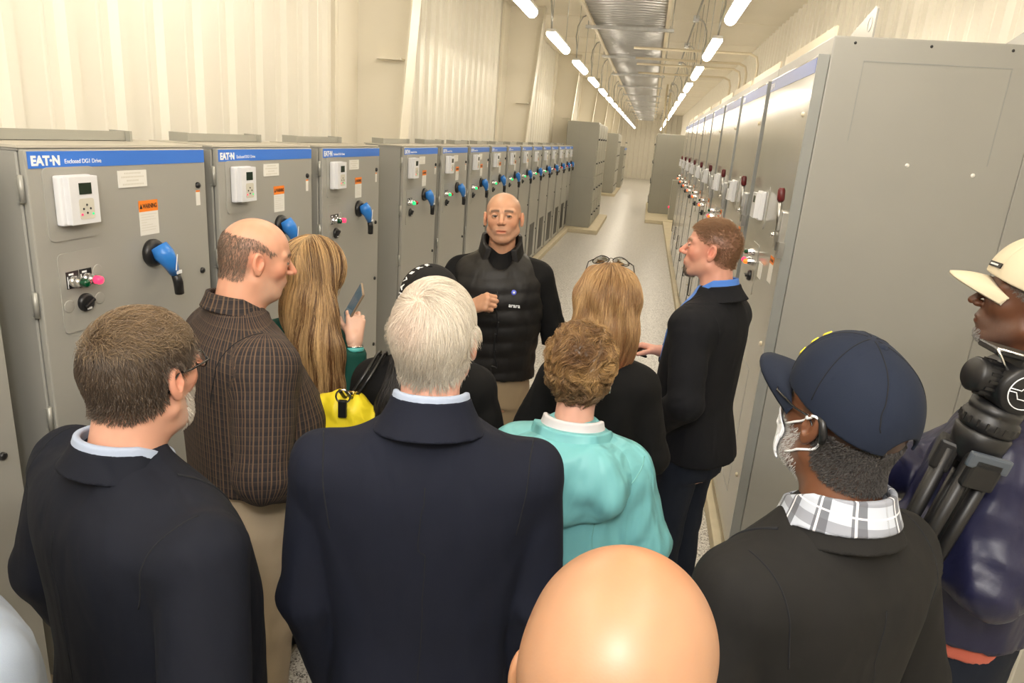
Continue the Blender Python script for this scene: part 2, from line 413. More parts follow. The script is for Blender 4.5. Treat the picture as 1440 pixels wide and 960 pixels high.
# ------------------------------------------------------------ tall cabinets along the right wall
DX = .64
RL = (PI / 2, 0, -PI / 2)    # text on a face that looks towards -X, reading along -Y
def make_right_cabinet(W=1.28, end=False):
    """local frame: near end on y=0, door face on x=0 (looks towards -x)"""
    t = thing('tall_drive_cabinet', '', 'cabinet')
    H = 2.61
    bm = B(); add_box(bm, (.045, 0, .09), (.86, W - .004, H)); bevel(bm, .006, 2); en = obj('enclosure', bm, M_gray, t)
    if end:
        g = B(); add_box(g, (.86, -.004, .09), (1.075, W, H)); bevel(g, .003, 1); obj('rear_section', g, M_gray, t)
        g = B()                                               # scored panel outline
        add_box(g, (.175, -.0015, 2.516), (.735, 0.001, 2.52)); add_box(g, (.175, -.0012, 2.2), (.178, .001, 2.518)); add_box(g, (.732, -.0015, 2.14), (.736, .001, 2.518))
        obj('panel_outline', g, M_edge, en)
        for x in (.13, .42, .72):
            g = B(); add_lathe(g, [(0, .004), (.004, .003), (.006, 0)], (x, 0, 2.585), (0, -1, 0), 10); obj('screw', g, M_black, en)
        for x, z in ((.43, 2.12), (.69, 2.1)):
            g = B(); add_lathe(g, [(0, .006), (.006, .005), (.009, 0)], (x, 0, z), (0, -1, 0), 10); obj('bolt_head', g, M_label, en)
        for x0 in (.2, .86):
            g = B()                                           # lifting plate with an eye
            yl, pts = 0, []
            poly = [(.05, H), (.05, H + .115), (.075, H + .13), (.60, H + .03), (.60, H)]
            add_prism(g, poly, 0, x0, x0 + .008)
            g2 = B(); add_lathe(g2, [(.028, 0), (.032, .004), (.028, .008)], (x0 - .002, .115, H + .065), (1, 0, 0), 20); add_lathe(g2, [(0, .0), (.028, 0)], (x0 - .001, .115, H + .065), (1, 0, 0), 20)
            lp = obj('lifting_plate', g, M_gray, t); obj('lifting_eye', g2, M_edge, lp)
            g = B(); add_lathe(g, [(.014, 0), (.014, .012), (0, .014)], (x0 + .04, .2, H), (0, 0, 1), 6); obj('lifting_bolt', g, M_galv, t)
    rail = B(); add_box(rail, (.06, .08, H), (.07, W - .08, H + .05)); add_box(rail, (.06, .08, H), (.12, W - .08, H + .008)); obj('top_rail', rail, M_beige, t)
    Wd = W - .12
    d = B(); add_box(d, (0, .012, .15), (.04, Wd, 2.535)); bevel(d, .006, 2); door = obj('door', d, M_doorR, t)
    d = B(); add_box(d, (-.002, .006, .15), (.043, .013, 2.537)); obj('edge_strip', d, M_edge, door)
    s = B(); add_box(s, (-.0015, .03, 2.465), (0.001, Wd - .004, 2.525)); st = obj('blue_stripe', s, M_blueR, door)
    text('brand_lettering', 'EAT\u00b7N', .042, M_text_w, st, (-.002, Wd - .02, 2.478), RL, .0004, bold=.0018)
    # lever disconnect: bracket box, steel lever, maroon grip
    s = B(); add_box(s, (-.03, .005, 1.745), (0, .115, 1.885)); bevel(s, .006, 2)
    add_box(s, (-.04, .02, 1.80), (-.025, .045, 1.885)); add_box(s, (-.02, .10, 1.70), (0, .14, 1.77)); add_box(s, (-.025, -.012, 1.68), (0, .02, 1.75))
    lb = obj('disconnect_bracket', s, M_galv, door)
    s = B(); add_tube(s, [(-.035, .035, 1.80), (-.04, .035, 1.86), (-.042, .037, 1.93)], .009, 8); lv = obj('lever', s, M_galv, lb)
    s = B(); add_tube(s, [(-.042, .037, 1.925), (-.043, .037, 1.935), (-.046, .039, 1.975), (-.046, .039, 1.985)], [.012, .0165, .0165, .011], 14); obj('lever_grip', s, M_maroon, lv)
    s = B(); add_lathe(s, [(.012, 0), (.012, .012), (0, .013)], (-.035, .1, 1.77), (-1, 0, 0), 12); obj('bracket_bolt', s, M_chrome, lb)
    # keypad
    s = B(); add_box(s, (-.03, .66, 1.78), (-.004, .8, 1.93)); bevel(s, .006, 2); add_box(s, (-.055, .665, 1.79), (-.03, .79, 1.92)); kb = obj('keypad', s, M_white, door)
    s = B(); add_prism(s, rounded_rect(.6, .86, 1.74, 1.96, .02), 0, -.004, 0.0); obj('keypad_plate', s, M_doorR, door)
    s = B(); add_box(s, (-.0565, .69, 1.87), (-.055, .75, 1.905)); obj('display', s, M_screen, kb)
    # pilot plate
    p = B(); add_prism(p, rounded_rect(.62, .84, 1.38, 1.65, .018), 0, -.004, .0); pp = obj('pilot_plate', p, M_doorR, door)
    for yy, mm in ((.7, M_orangelit), (.77, M_redlit), (.735, M_green)):
        zz = 1.55 if yy != .735 else 1.6
        s = B(); add_lathe(s, [(.018, 0), (.018, .02), (.0145, .03), (.0145, .036)], (-.004, yy, zz), (-1, 0, 0), 16); obj('bezel', s, M_chrome, pp)
        s = B(); add_lathe(s, [(.0135, .036), (.0135, .05), (.006, .057), (0, .058)], (-.004, yy, zz), (-1, 0, 0), 16); obj('pilot_lamp', s, mm, pp)
    s = B(); add_lathe(s, [(.028, 0), (.03, .01), (.024, .02), (0, .02)], (-.004, .73, 1.47), (-1, 0, 0), 20); kn = obj('selector_knob', s, M_black, pp)
    s = B(); add_box(s, (-.038, .70, 1.465), (-.024, .76, 1.476)); obj('knob_bar', s, M_black, kn)
    s = B(); add_box(s, (-.003, .44, 1.5), (0, .54, 1.58)); obj('name_plate', s, M_label, door)
    s = B(); add_box(s, (-.0012, .16, 1.53), (0, .26, 1.63)); wl = obj('warning_label', s, M_label, door)
    s = B(); add_box(s, (-.0018, .16, 1.62), (-.0005, .26, 1.655)); wo = obj('warning_header', s, M_orange, wl)
    text('warning_lettering', 'WARNING', .02, M_black, wo, (-.002, .255, 1.63), RL, .0002, sx=.9)
    # lower access cover outline
    s = B()
    for a, b in (((.30, .35), (.303, 1.05)), ((.80, .35), (.803, 1.05)), ((.30, 1.05), (.803, 1.053)), ((.30, .35), (.803, .353))):
        add_box(s, (-.001, a[0], a[1]), (.001, b[0], b[1]))
    obj('cover_outline', s, M_edge, door)
    for z in (1.25, .55, 2.3):
        s = B(); add_lathe(s, [(.011, 0), (.011, .006), (.008, .01), (0, .011)], (0, .1, z), (-1, 0, 0), 14); obj('latch', s, M_beige, door)
    s = B(); add_tube(s, [(0, Wd - .2, .5), (-.012, Wd - .2, .51), (-.012, Wd - .2, .72), (0, Wd - .2, .73)], .006, 8); obj('pull', s, M_black, door)
    return t
pe = make_right_cabinet(1.30, True); pr = make_right_cabinet(1.27)
RLb = ['tall grey cabinet nearest, its blank side panel facing the group behind the capped men',
       'tall grey cabinet just behind the profile man in dark blazer, second from the near end',
       'tall grey cabinet with maroon lever, third from the near end of the right row',
       'tall grey cabinet with maroon lever, fourth from the near end of the right row',
       'tall grey cabinet with maroon lever, fifth from the near end of the right row',
       'tall grey cabinet with maroon lever, sixth from the near end of the right row',
       'tall grey cabinet with maroon lever, seventh from the near end of the right row',
       'tall grey cabinet with maroon lever, eighth from the near end of the right row',
       'tall grey cabinet, ninth and farthest in the right row with maroon levers']
y = 3.27
for i in range(9):
    o = pe if i == 0 else pr if i == 1 else dup(pr)
    o.location = (DX, y, 0); o['label'] = RLb[i]; o['group'] = 'tall grey cabinets with blue stripes along the right wall'
    y += 1.30 if i == 0 else 1.27

# ------------------------------------------------------------ far switchgear
def switchgear(name, label, x0, x1, y0, secs, w, h, face):
    """free-standing gear: side panel towards us at y0, front face looking across the aisle; face=+1 looks to +x"""
    t = thing(name, label, 'cabinet', ((x0 + x1) / 2, y0, 0))
    cx = (x0 + x1) / 2
    for k in range(secs):
        bm = B(); add_box(bm, (x0 - cx, k * w, .1), (x1 - cx, (k + 1) * w - .01, h - (.0 if k == 0 else .01))); bevel(bm, .01, 1)
        s = obj('section', bm, M_gray2, t)
        fx = (x1 if face > 0 else x0) - cx
        q = B()
        for (z0, z1) in ((.14, .7), (.72, 1.3), (1.32, 1.9), (1.92, h - .05)):
            a, b = sorted((fx, fx + face * .02)); add_box(q, (a, k * w + .03, z0), (b, (k + 1) * w - .04, z1))
        obj('door', q, M_gray2, s)
        for z in (.4, 1.0, 1.6, 2.15):
            a, b = sorted((fx + face * .02, fx + face * .05)); q = B(); add_box(q, (a, k * w + .1, z), (b, k * w + .2, z + .035)); bevel(q, .004, 1)
            obj('switch_handle', q, M_black, s)
            q = B(); add_lathe(q, [(.03, 0), (.03, .01), (0, .012)], (fx + face * .02, k * w + w * .62, z + .04), (face, 0, 0), 12); obj('gauge', q, M_edge, s)
    q = B(); add_box(q, (x0 - cx + .3, -.002, .12), (x0 - cx + .304, .001, h - .03)); add_box(q, (x0 - cx + .02, -.002, 1.28), (x1 - cx - .02, .001, 1.284)); obj('panel_seam', q, M_edge, t)
    return t
switchgear('switchgear_cabinet', 'tall wide grey switchgear cabinet standing after the left row of drive cabinets', -1.98, -1.24, 17.0, 4, .85, 2.55, 1)
switchgear('switchgear_cabinet', 'grey switchgear cabinet farther back on the left, alone beyond the tall wide one', -1.78, -1.34, 29.8, 3, .9, 2.5, 1)
switchgear('switchgear_cabinet', 'lower grey cabinet with a blue stripe behind the far left switchgear', -1.6, -1.2, 34.2, 3, .9, 2.0, 1)
o = boxobj('stripe_band', (-1.179, 34.22, 1.84), (-1.165, 36.86, 1.93), M_blue); tag(o, 'blue stripe band across the farthest left cabinets', 'sign')
switchgear('switchgear_cabinet', 'big grey switchgear cabinet closing the right row, side panel towards us', .17, 1.22, 22.5, 4, .9, 2.5, -1)
t = thing('control_box', 'smaller low grey cabinet in front of the big right switchgear', 'cabinet', (.85, 20.9, 0))
bm = B(); add_box(bm, (-.1, 0, .1), (.45, .5, 1.22)); bevel(bm, .01, 1); obj('enclosure', bm, M_gray2, t)
bm = B(); add_lathe(bm, [(.03, 0), (.03, .03), (0, .035)], (-.1, .12, .45), (-1, 0, 0), 12); obj('stop_button', bm, M_redlit, t)

# ------------------------------------------------------------ ceiling services
def lamp(i, side, y):
    x = -1.10 if side < 0 else .49
    t = thing('strip_lamp', '', 'lamp', (x, y, 3.1))
    b = B(); add_box(b, (-.045, -.665, .02), (.045, .665, .05)); bevel(b, .01, 2); obj('housing', b, M_lampbody, t)
    b = B()
    pts = [(.047 * math.cos(a), .010 - .046 * math.sin(a)) for a in [-.5 + (PI + 1.0) * k / 10 for k in range(11)]]
    add_prism(b, [(p, q) for p, q in pts], 1, -.64, .64); obj('diffuser', b, M_tube, t)
    for yy in (-.6, .55):
        b = B(); add_tube(b, [(0, yy, .05), (0, yy, ZC - 3.1)], .004, 6); obj('hanger_wire', b, M_galv, t)
    s = 1 if side < 0 else -1
    b = B(); add_tube(b, [(0, -.62, .04), (-.01 * s, -.62, .2), (-.03 * s, -.6, .32), (-.02 * s, -.58, .45), (.03 * s, -.56, .56), (.09 * s, -.56, .59), (.15 * s, -.56, .575)], .009, 8)
    obj('flexible_conduit', b, M_galv, t)
    b = B(); add_box(b, (.125 * s - .035, -.61, .55), (.125 * s + .035, -.51, .62)); bevel(b, .004, 1); obj('junction_box', b, M_galv, t)
    return t
protoL = lamp(0, -1, 0); protoR = lamp(0, 1, 0)
ords = ['nearest', 'second', 'third', 'fourth', 'fifth', 'sixth', 'seventh', 'eighth', 'ninth', 'tenth', 'eleventh', 'twelfth', 'thirteenth', 'fourteenth', 'fifteenth', 'sixteenth', 'seventeenth', 'eighteenth']
for side, pt in ((-1, protoL), (1, protoR)):
    for k in range(20):
        y = 5.55 + (k - 3) * 2.42 - (.1 if side > 0 else 0)
        o = pt if k == 0 else dup(pt)
        o.location = (-1.10 if side < 0 else .49, y, 3.1)
        sd_ = 'left' if side < 0 else 'right'
        o['label'] = ('%s lit strip lamp of the %s row, hanging under the cream ceiling' % (ords[k - 3].capitalize(), sd_)) if k > 2 else ('lit strip lamp of the %s row over the photographer, %s one' % (sd_, ('rearmost', 'middle', 'foremost')[k]))
        o['group'] = 'hanging strip lamps, %s row' % ('left' if side < 0 else 'right')

# cable tray over the aisle: rails and rungs, with strut supports and conduits lying in it
t = thing('cable_tray', 'long cream ladder cable tray hanging over the middle of the aisle', 'cable tray', (-.45, 4, 3.6))
for s in (-1, 1):
    b = B(); add_box(b, (s * .46 - .012, 0, -.05), (s * .46 + .012, 41, .05)); add_box(b, (s * .46 - (.03 if s < 0 else 0), 0, -.055), (s * .46 + (.03 if s > 0 else 0), 41, -.045)); obj('side_rail', b, M_beige, t)
b = B(); y = .15
while y < 41: add_tube(b, [(-.45, y, -.01), (.45, y, -.01)], .022, 8); y += .155
o = obj('rung', b, M_rung, t); o['kind'] = 'stuff'
k = 0; y = 6.6
while y < 44:
    s = thing('strut_support', '', 'bracket', (-.45, y, 3.53), 0, 'steel struts carrying the cable tray')
    s['label'] = '%s galvanised strut crossing under the cable tray, counted from the camera' % (ords[k].capitalize())
    b = B(); add_box(b, (-.56, -.022, -.02), (.56, .022, .02)); bevel(b, .003, 1); obj('channel', b, M_galv, s)
    for x in (-.53, .53):
        b = B(); add_tube(b, [(x, 0, -.03), (x, 0, ZC - 3.53)], .006, 6); obj('threaded_rod', b, M_galv, s)
    k += 1; y += 3.1
    if k > 11: break
# black cables crossing in the tray: bundled runs lying along it
M_cable = mat('cable_sheath', (.03, .03, .035), .5)
M_pipeg = mat('conduit_steel', (.6, .6, .58), .3, .9)
for j, (x, rr_, nm) in enumerate(((-.83, .03, 'thick black cable bundle lying along the left rail of the overhead tray'), (-.74, .022, 'thinner black cable lying beside the thick bundle in the overhead tray'), (-.08, .028, 'black cable bundle lying along the right rail of the overhead tray'))):
    b = B()
    pts = [(x + .012 * math.sin(q * .9 + j), 4 + q * .8, 3.648 + .004 * math.sin(q * 1.7 + j * 2)) for q in range(50)]
    add_tube(b, pts, rr_, 8)
    o = obj('cable_bundle', b, M_cable); tag(o, nm, 'cable', 'cables in the overhead tray')
# cross conduits stepping over to the right row
for j, y in enumerate((10.6, 11.8, 12.6, 14.1)):
    b = B(); r_ = .018
    add_tube(b, [(-.4, y, 3.42), (.9, y, 3.42), (1.18, y, 3.42), (1.27, y, 3.38), (1.30, y, 3.28), (1.30, y, 2.6)], r_, 10)
    o = obj('cross_conduit', b, M_beige); tag(o, '%s cream conduit crossing from the tray and bending down onto the right cabinets' % ords[j].capitalize(), 'conduit', 'conduits bending down to the right cabinets')
for side, x in ((-1, -.965), (1, .365)):
    b = B(); add_tube(b, [(x, 3.5, 3.69), (x, 40, 3.69)], .012, 8)
    o = obj('lamp_feed_conduit', b, M_galv); tag(o, 'thin steel conduit feeding the %s lamp row beneath the ceiling' % ('left' if side < 0 else 'right'), 'conduit')
for j, x in enumerate((.30, .42)):
    b = B(); add_tube(b, [(x, 24.2, 2.48), (x, 24.2, ZC)], .03, 10)
    o = obj('riser_pipe', b, M_beige); tag(o, 'cream riser pipe rising from the big right switchgear, %s of two' % ('left' if j == 0 else 'right'), 'pipe', 'riser pipes')
# ------------------------------------------------------------ distance-field modelling of bodies and clothes
def A3(*v): return np.array(v, float)
def rotm(rx=0, ry=0, rz=0):
    cx, sx, cy, sy, cz, sz = math.cos(rx), math.sin(rx), math.cos(ry), math.sin(ry), math.cos(rz), math.sin(rz)
    X = np.array([[1, 0, 0], [0, cx, -sx], [0, sx, cx]]); Y = np.array([[cy, 0, sy], [0, 1, 0], [-sy, 0, cy]]); Z = np.array([[cz, -sz, 0], [sz, cz, 0], [0, 0, 1]])
    return Z @ Y @ X
def smin(a, b, k):
    h = np.clip(.5 + .5 * (b - a) / k, 0, 1)
    return b + (a - b) * h - k * h * (1 - h)
def smax(a, b, k): return -smin(-a, -b, k)
def ell(P, c, r, R=None):
    q = P - c
    if R is not None: q = q @ R                      # columns of R are the local axes
    r = np.asarray(r, float)
    k0 = np.linalg.norm(q / r, axis=1); k1 = np.linalg.norm(q / (r * r), axis=1)
    return k0 * (k0 - 1) / np.maximum(k1, 1e-9)
def sph(P, c, r): return np.linalg.norm(P - c, axis=1) - r
def rc(P, a, b, ra, rb):
    a = np.asarray(a, float); b = np.asarray(b, float); ab = b - a
    t = np.clip((P - a) @ ab / max(ab @ ab, 1e-12), 0, 1)
    return np.linalg.norm(P - a - t[:, None] * ab, axis=1) - (ra + (rb - ra) * t)
def chain(P, pts, rs, k=.02):
    d = rc(P, pts[0], pts[1], rs[0], rs[1])
    for i in range(1, len(pts) - 1): d = smin(d, rc(P, pts[i], pts[i + 1], rs[i], rs[i + 1]), k)
    return d
def sym(P):
    Q = P.copy(); Q[:, 0] = np.abs(Q[:, 0]); return Q
def prof_body(P, rows, n=2.3):
    """rows of (z, half width, front y, back y): a torso-like solid of superelliptic sections"""
    rows = np.array(sorted(rows)); z = P[:, 2]
    zz = np.linspace(rows[0, 0], rows[-1, 0], 90)
    tab = [np.interp(zz, rows[:, 0], rows[:, i]) for i in (1, 2, 3)]
    ker = np.ones(7) / 7
    tab = [np.convolve(np.pad(t, 3, 'edge'), ker, 'valid') for t in tab]
    a, yf, yb = [np.interp(z, zz, t) for t in tab]
    yc = (yf + yb) / 2; b = (yf - yb) / 2
    x, y = P[:, 0], P[:, 1] - yc
    r = np.sqrt(x * x + y * y) + 1e-9
    q = ((np.abs(x) / a) ** n + (np.abs(y) / b) ** n) ** (1 / n) + 1e-9
    d = (r - r / q) * .85
    d = smax(d, z - rows[-1, 0], .02); return np.maximum(d, rows[0, 0] - z)
_rs = np.random.RandomState(3)
def folds(P, amp, scale, seed=0, dirw=(1, 1, 1)):
    r = np.random.RandomState(seed); s = np.zeros(len(P)); Q = P * np.asarray(dirw)
    w = Q + .35 / scale * np.sin(Q[:, [1, 2, 0]] * scale * .9 + r.rand(3) * 6)
    for i in range(4):
        k = r.randn(3); k = k / np.linalg.norm(k) * scale * (1 + .6 * i)
        v = np.sin(w @ k + r.rand() * 6.28); s += (1 - np.abs(v)) ** 1.5 * (1 if i % 2 else -1) / (1 + .5 * i)
    return amp * s * .6
def polygonize(f, lo, hi, h):
    lo = np.array(lo, float); hi = np.array(hi, float)
    n = np.ceil((hi - lo) / h).astype(int) + 1
    n = ((n + 3) // 4) * 4
    cn = n // 4 + 1
    cg = np.stack(np.meshgrid(*[lo[i] + np.arange(cn[i]) * 4 * h for i in range(3)], indexing='ij'), -1)
    dc = f(cg.reshape(-1, 3)).reshape(cn)
    near = np.abs(dc) < 4 * h * 2.6
    up = dc
    for ax in range(3): up = np.repeat(up, 4, axis=ax); near = np.repeat(near, 4, axis=ax)
    D = up.copy()
    # cells nearest to the coarse sample: shift by half a coarse cell
    D = np.roll(D, (-0, 0, 0), (0, 1, 2)); N = [D.shape[i] for i in range(3)]
    idx = np.argwhere(near); P = lo + idx * h
    if len(P): D[near] = f(P)
    # drop false crossings far from evaluated points
    S = D < 0
    core = [slice(0, N[i] - 1) for i in range(3)]
    cs = np.zeros([N[i] - 1 for i in range(3)], int)
    corners = [(a, b, c) for a in (0, 1) for b in (0, 1) for c in (0, 1)]
    for a, b, c in corners: cs += S[a:N[0] - 1 + a, b:N[1] - 1 + b, c:N[2] - 1 + c]
    act = (cs > 0) & (cs < 8)
    ci = np.argwhere(act)
    if len(ci) == 0: return np.zeros((0, 3)), np.zeros((0, 4), int)
    cd = np.stack([D[ci[:, 0] + a, ci[:, 1] + b, ci[:, 2] + c] for a, b, c in corners], 1)
    co = np.array(corners, float); acc = np.zeros((len(ci), 3)); cnt = np.zeros(len(ci))
    for i in range(8):
        for j in range(i + 1, 8):
            if np.abs(co[i] - co[j]).sum() == 1:
                m = (cd[:, i] < 0) != (cd[:, j] < 0)
                t = cd[:, i] / np.where(m, cd[:, i] - cd[:, j], 1); t = np.clip(t, 0, 1)
                acc += np.where(m[:, None], co[i] + (co[j] - co[i]) * t[:, None], 0); cnt += m
    V = lo + (ci + acc / cnt[:, None]) * h
    vid = -np.ones(act.shape, int); vid[act] = np.arange(len(ci))
    quads = []
    for ax in range(3):
        o = [0, 0, 0]; o[ax] = 1
        a = S[:N[0] - o[0], :N[1] - o[1], :N[2] - o[2]]; b = S[o[0]:, o[1]:, o[2]:]
        e = np.argwhere(a != b)
        u, v = [i for i in range(3) if i != ax]
        ok = (e[:, u] > 0) & (e[:, v] > 0) & (e[:, u] < N[u] - 1) & (e[:, v] < N[v] - 1); e = e[ok]
        du = np.zeros(3, int); du[u] = 1; dv = np.zeros(3, int); dv[v] = 1
        q = np.stack([vid[tuple((e - x).T)] for x in (0 * du, du, du + dv, dv)], 1)
        flip = S[tuple(e.T)]
        if ax == 1: flip = ~flip
        q[flip] = q[flip][:, ::-1]
        quads.append(q)
    Q = np.concatenate(quads); Q = Q[(Q >= 0).all(1)]
    Q = Q[:, ::-1]
    # two Newton steps on to the surface
    for _ in range(2):
        d = f(V); g = grad(f, V, h * .5, d); gl = np.linalg.norm(g, axis=1)
        st = np.clip(d / np.maximum(gl, .3), -h, h); V = V - g / np.maximum(gl, 1e-6)[:, None] * st[:, None] * .8
    return V, Q
def grad(f, V, e, d=None):
    if d is None: d = f(V)
    return np.stack([f(V + np.eye(3)[i] * e) - d for i in range(3)], 1) / e
def ptmesh(name, V, Q, m, parent=None, col=None, smooth=True):
    me = bpy.data.meshes.new(name)
    V = np.asarray(V, np.float32); Q = np.asarray(Q, np.int32); k = Q.shape[1] if len(Q) else 4
    me.vertices.add(len(V)); me.vertices.foreach_set('co', V.ravel())
    me.loops.add(Q.size); me.loops.foreach_set('vertex_index', Q.ravel())
    me.polygons.add(len(Q)); me.polygons.foreach_set('loop_start', np.arange(len(Q), dtype=np.int32) * k)
    try: me.polygons.foreach_set('loop_total', np.full(len(Q), k, dtype=np.int32))
    except Exception: pass
    me.update(calc_edges=True); me.validate()
    if smooth: me.polygons.foreach_set('use_smooth', np.ones(len(me.polygons), bool))
    if col is not None and len(me.vertices) == len(col):
        a = me.attributes.new('Col', 'FLOAT_COLOR', 'POINT')
        c = np.ones((len(col), 4), np.float32); c[:, :3] = col; a.data.foreach_set('color', c.ravel())
    if m is not None: me.materials.append(m)
    o = bpy.data.objects.new(name, me); C.objects.link(o)
    if parent: o.parent = parent
    return o
def sdfobj(name, f, lo, hi, h, m, parent=None, colf=None):
    V, Q = polygonize(f, lo, hi, h)
    return ptmesh(name, V, Q, m, parent, colf(V) if colf else None)
def surf(f, p, it=6):
    """project points on to the surface of f"""
    p = np.array(p, float)
    for _ in range(it):
        d = f(p); g = grad(f, p, .002, d); gl = np.maximum(np.linalg.norm(g, axis=1), .2)
        p = p - g / gl[:, None] * (d / gl)[:, None] * .8
    return p
def resample(pts, n):
    pts = np.array(pts, float); s = np.r_[0, np.cumsum(np.linalg.norm(np.diff(pts, axis=0), axis=1))]
    t = np.linspace(0, s[-1], n); return np.stack([np.interp(t, s, pts[:, i]) for i in range(3)], 1)
def spline(pts, n):
    pts = np.array(pts, float); m = len(pts); out = []
    P = np.vstack([2 * pts[0] - pts[1], pts, 2 * pts[-1] - pts[-2]])
    for t in np.linspace(0, m - 1 - 1e-6, n):
        i = int(t); u = t - i; p0, p1, p2, p3 = P[i:i + 4]
        out.append(.5 * (2 * p1 + (p2 - p0) * u + (2 * p0 - 5 * p1 + 4 * p2 - p3) * u * u + (3 * p1 - p0 - 3 * p2 + p3) * u ** 3))
    return np.array(out)
def surf_line(name, f, pts, r, m, parent, n=40, lift=0.0):
    p = resample(surf(lambda q: f(q) - lift, resample(spline(pts, n), n), 10), n); bm = B()
    add_tube(bm, [tuple(q) for q in p], r, 6); return obj(name, bm, m, parent)

# ------------------------------------------------------------ strands
def strands(V0, dirf, f, L, steps, lift, w, colf, seed=0, grav=0, taper=.35, jit=.25, follow=True, maxstep=None, orig=None):
    """V0 roots (n,3) lying on f=0; each strand follows dirf over the surface of f at height lift"""
    r = np.random.RandomState(seed); n = len(V0)
    L = L * (1 + .25 * (r.rand(n) - .5)); st = (L / steps)[:, None]
    p = V0.copy(); path = [p.copy()]; jv = r.randn(n, 3) * jit
    lf = lift * (.35 + .9 * r.rand(n))
    vel = None
    for s in range(steps):
        d = dirf(p, (s + 1) / steps)
        v = d + jv * (.6 + .4 * s / steps)
        if grav: v = v + np.array([0, 0, -grav]) * (s + 1) / steps
        dd = f(p); g = grad(f, p, .002, dd); gl = np.maximum(np.linalg.norm(g, axis=1, keepdims=True), .2); nn = g / gl
        if follow: v = v - nn * np.sum(v * nn, 1, keepdims=True) * (dd < .03)[:, None]
        v = v / np.maximum(np.linalg.norm(v, axis=1, keepdims=True), 1e-6)
        if vel is not None: v = v * .6 + vel * .4; v /= np.maximum(np.linalg.norm(v, axis=1, keepdims=True), 1e-6)
        vel = v
        p = p + v * st
        dd = f(p) ; tgt = lf * min(1, (s + 1) / max(2, steps * .35))
        push = np.where(dd < tgt, tgt - dd, (tgt - dd) * (.5 if follow else 0))
        g = grad(f, p, .002, f(p)); gl = np.maximum(np.linalg.norm(g, axis=1, keepdims=True), .2)
        p = p + g / gl * np.clip(push, -.004 if follow else 0, .02)[:, None]
        path.append(p.copy())
    path = np.stack(path, 1)                       # n, steps+1, 3
    T = np.gradient(path, axis=1); T /= np.maximum(np.linalg.norm(T, axis=2, keepdims=True), 1e-9)
    ref = r.randn(n, 1, 3); a = np.cross(T, np.broadcast_to(ref, T.shape)); a /= np.maximum(np.linalg.norm(a, axis=2, keepdims=True), 1e-9); b = np.cross(T, a)
    m = steps + 1
    ww = (w * (.7 + .6 * r.rand(n)))[:, None] * (1 - (1 - taper) * np.linspace(0, 1, m) ** 2)[None]
    vs = []
    for k in range(3):
        an = 2 * PI * k / 3; vs.append(path + (a * math.cos(an) + b * math.sin(an)) * ww[..., None])
    V = np.stack(vs, 2).reshape(-1, 3)             # n, m, 3
    base = (np.arange(n) * m * 3)[:, None, None] + (np.arange(m - 1) * 3)[None, :, None] + np.arange(3)[None, None, :]
    nxt = (np.arange(n) * m * 3)[:, None, None] + (np.arange(m - 1) * 3)[None, :, None] + ((np.arange(3) + 1) % 3)[None, None, :]
    Q = np.stack([base, nxt, nxt + 3, base + 3], -1).reshape(-1, 4)
    c = colf(V0 if orig is None else orig, r)
    col = np.repeat(c, m * 3, axis=0)
    return V, Q, col
def merge(parts):
    Vs, Qs, Cs, o = [], [], [], 0
    for V, Q, c in parts: Vs.append(V); Qs.append(Q + o); Cs.append(c); o += len(V)
    return np.concatenate(Vs), np.concatenate(Qs), np.concatenate(Cs)
def roots_on(V, Q, mask, n, seed=0):
    r = np.random.RandomState(seed)
    T = V[Q]; c = T.mean(1); ok = mask(c); T = T[ok]
    if len(T) == 0: return np.zeros((0, 3))
    ar = np.linalg.norm(np.cross(T[:, 1] - T[:, 0], T[:, 3] - T[:, 0]), axis=1); ar = ar / ar.sum()
    i = r.choice(len(T), n, p=ar); u, v = r.rand(n, 1), r.rand(n, 1); t = T[i]
    return t[:, 0] * (1 - u) * (1 - v) + t[:, 1] * u * (1 - v) + t[:, 2] * u * v + t[:, 3] * (1 - u) * v

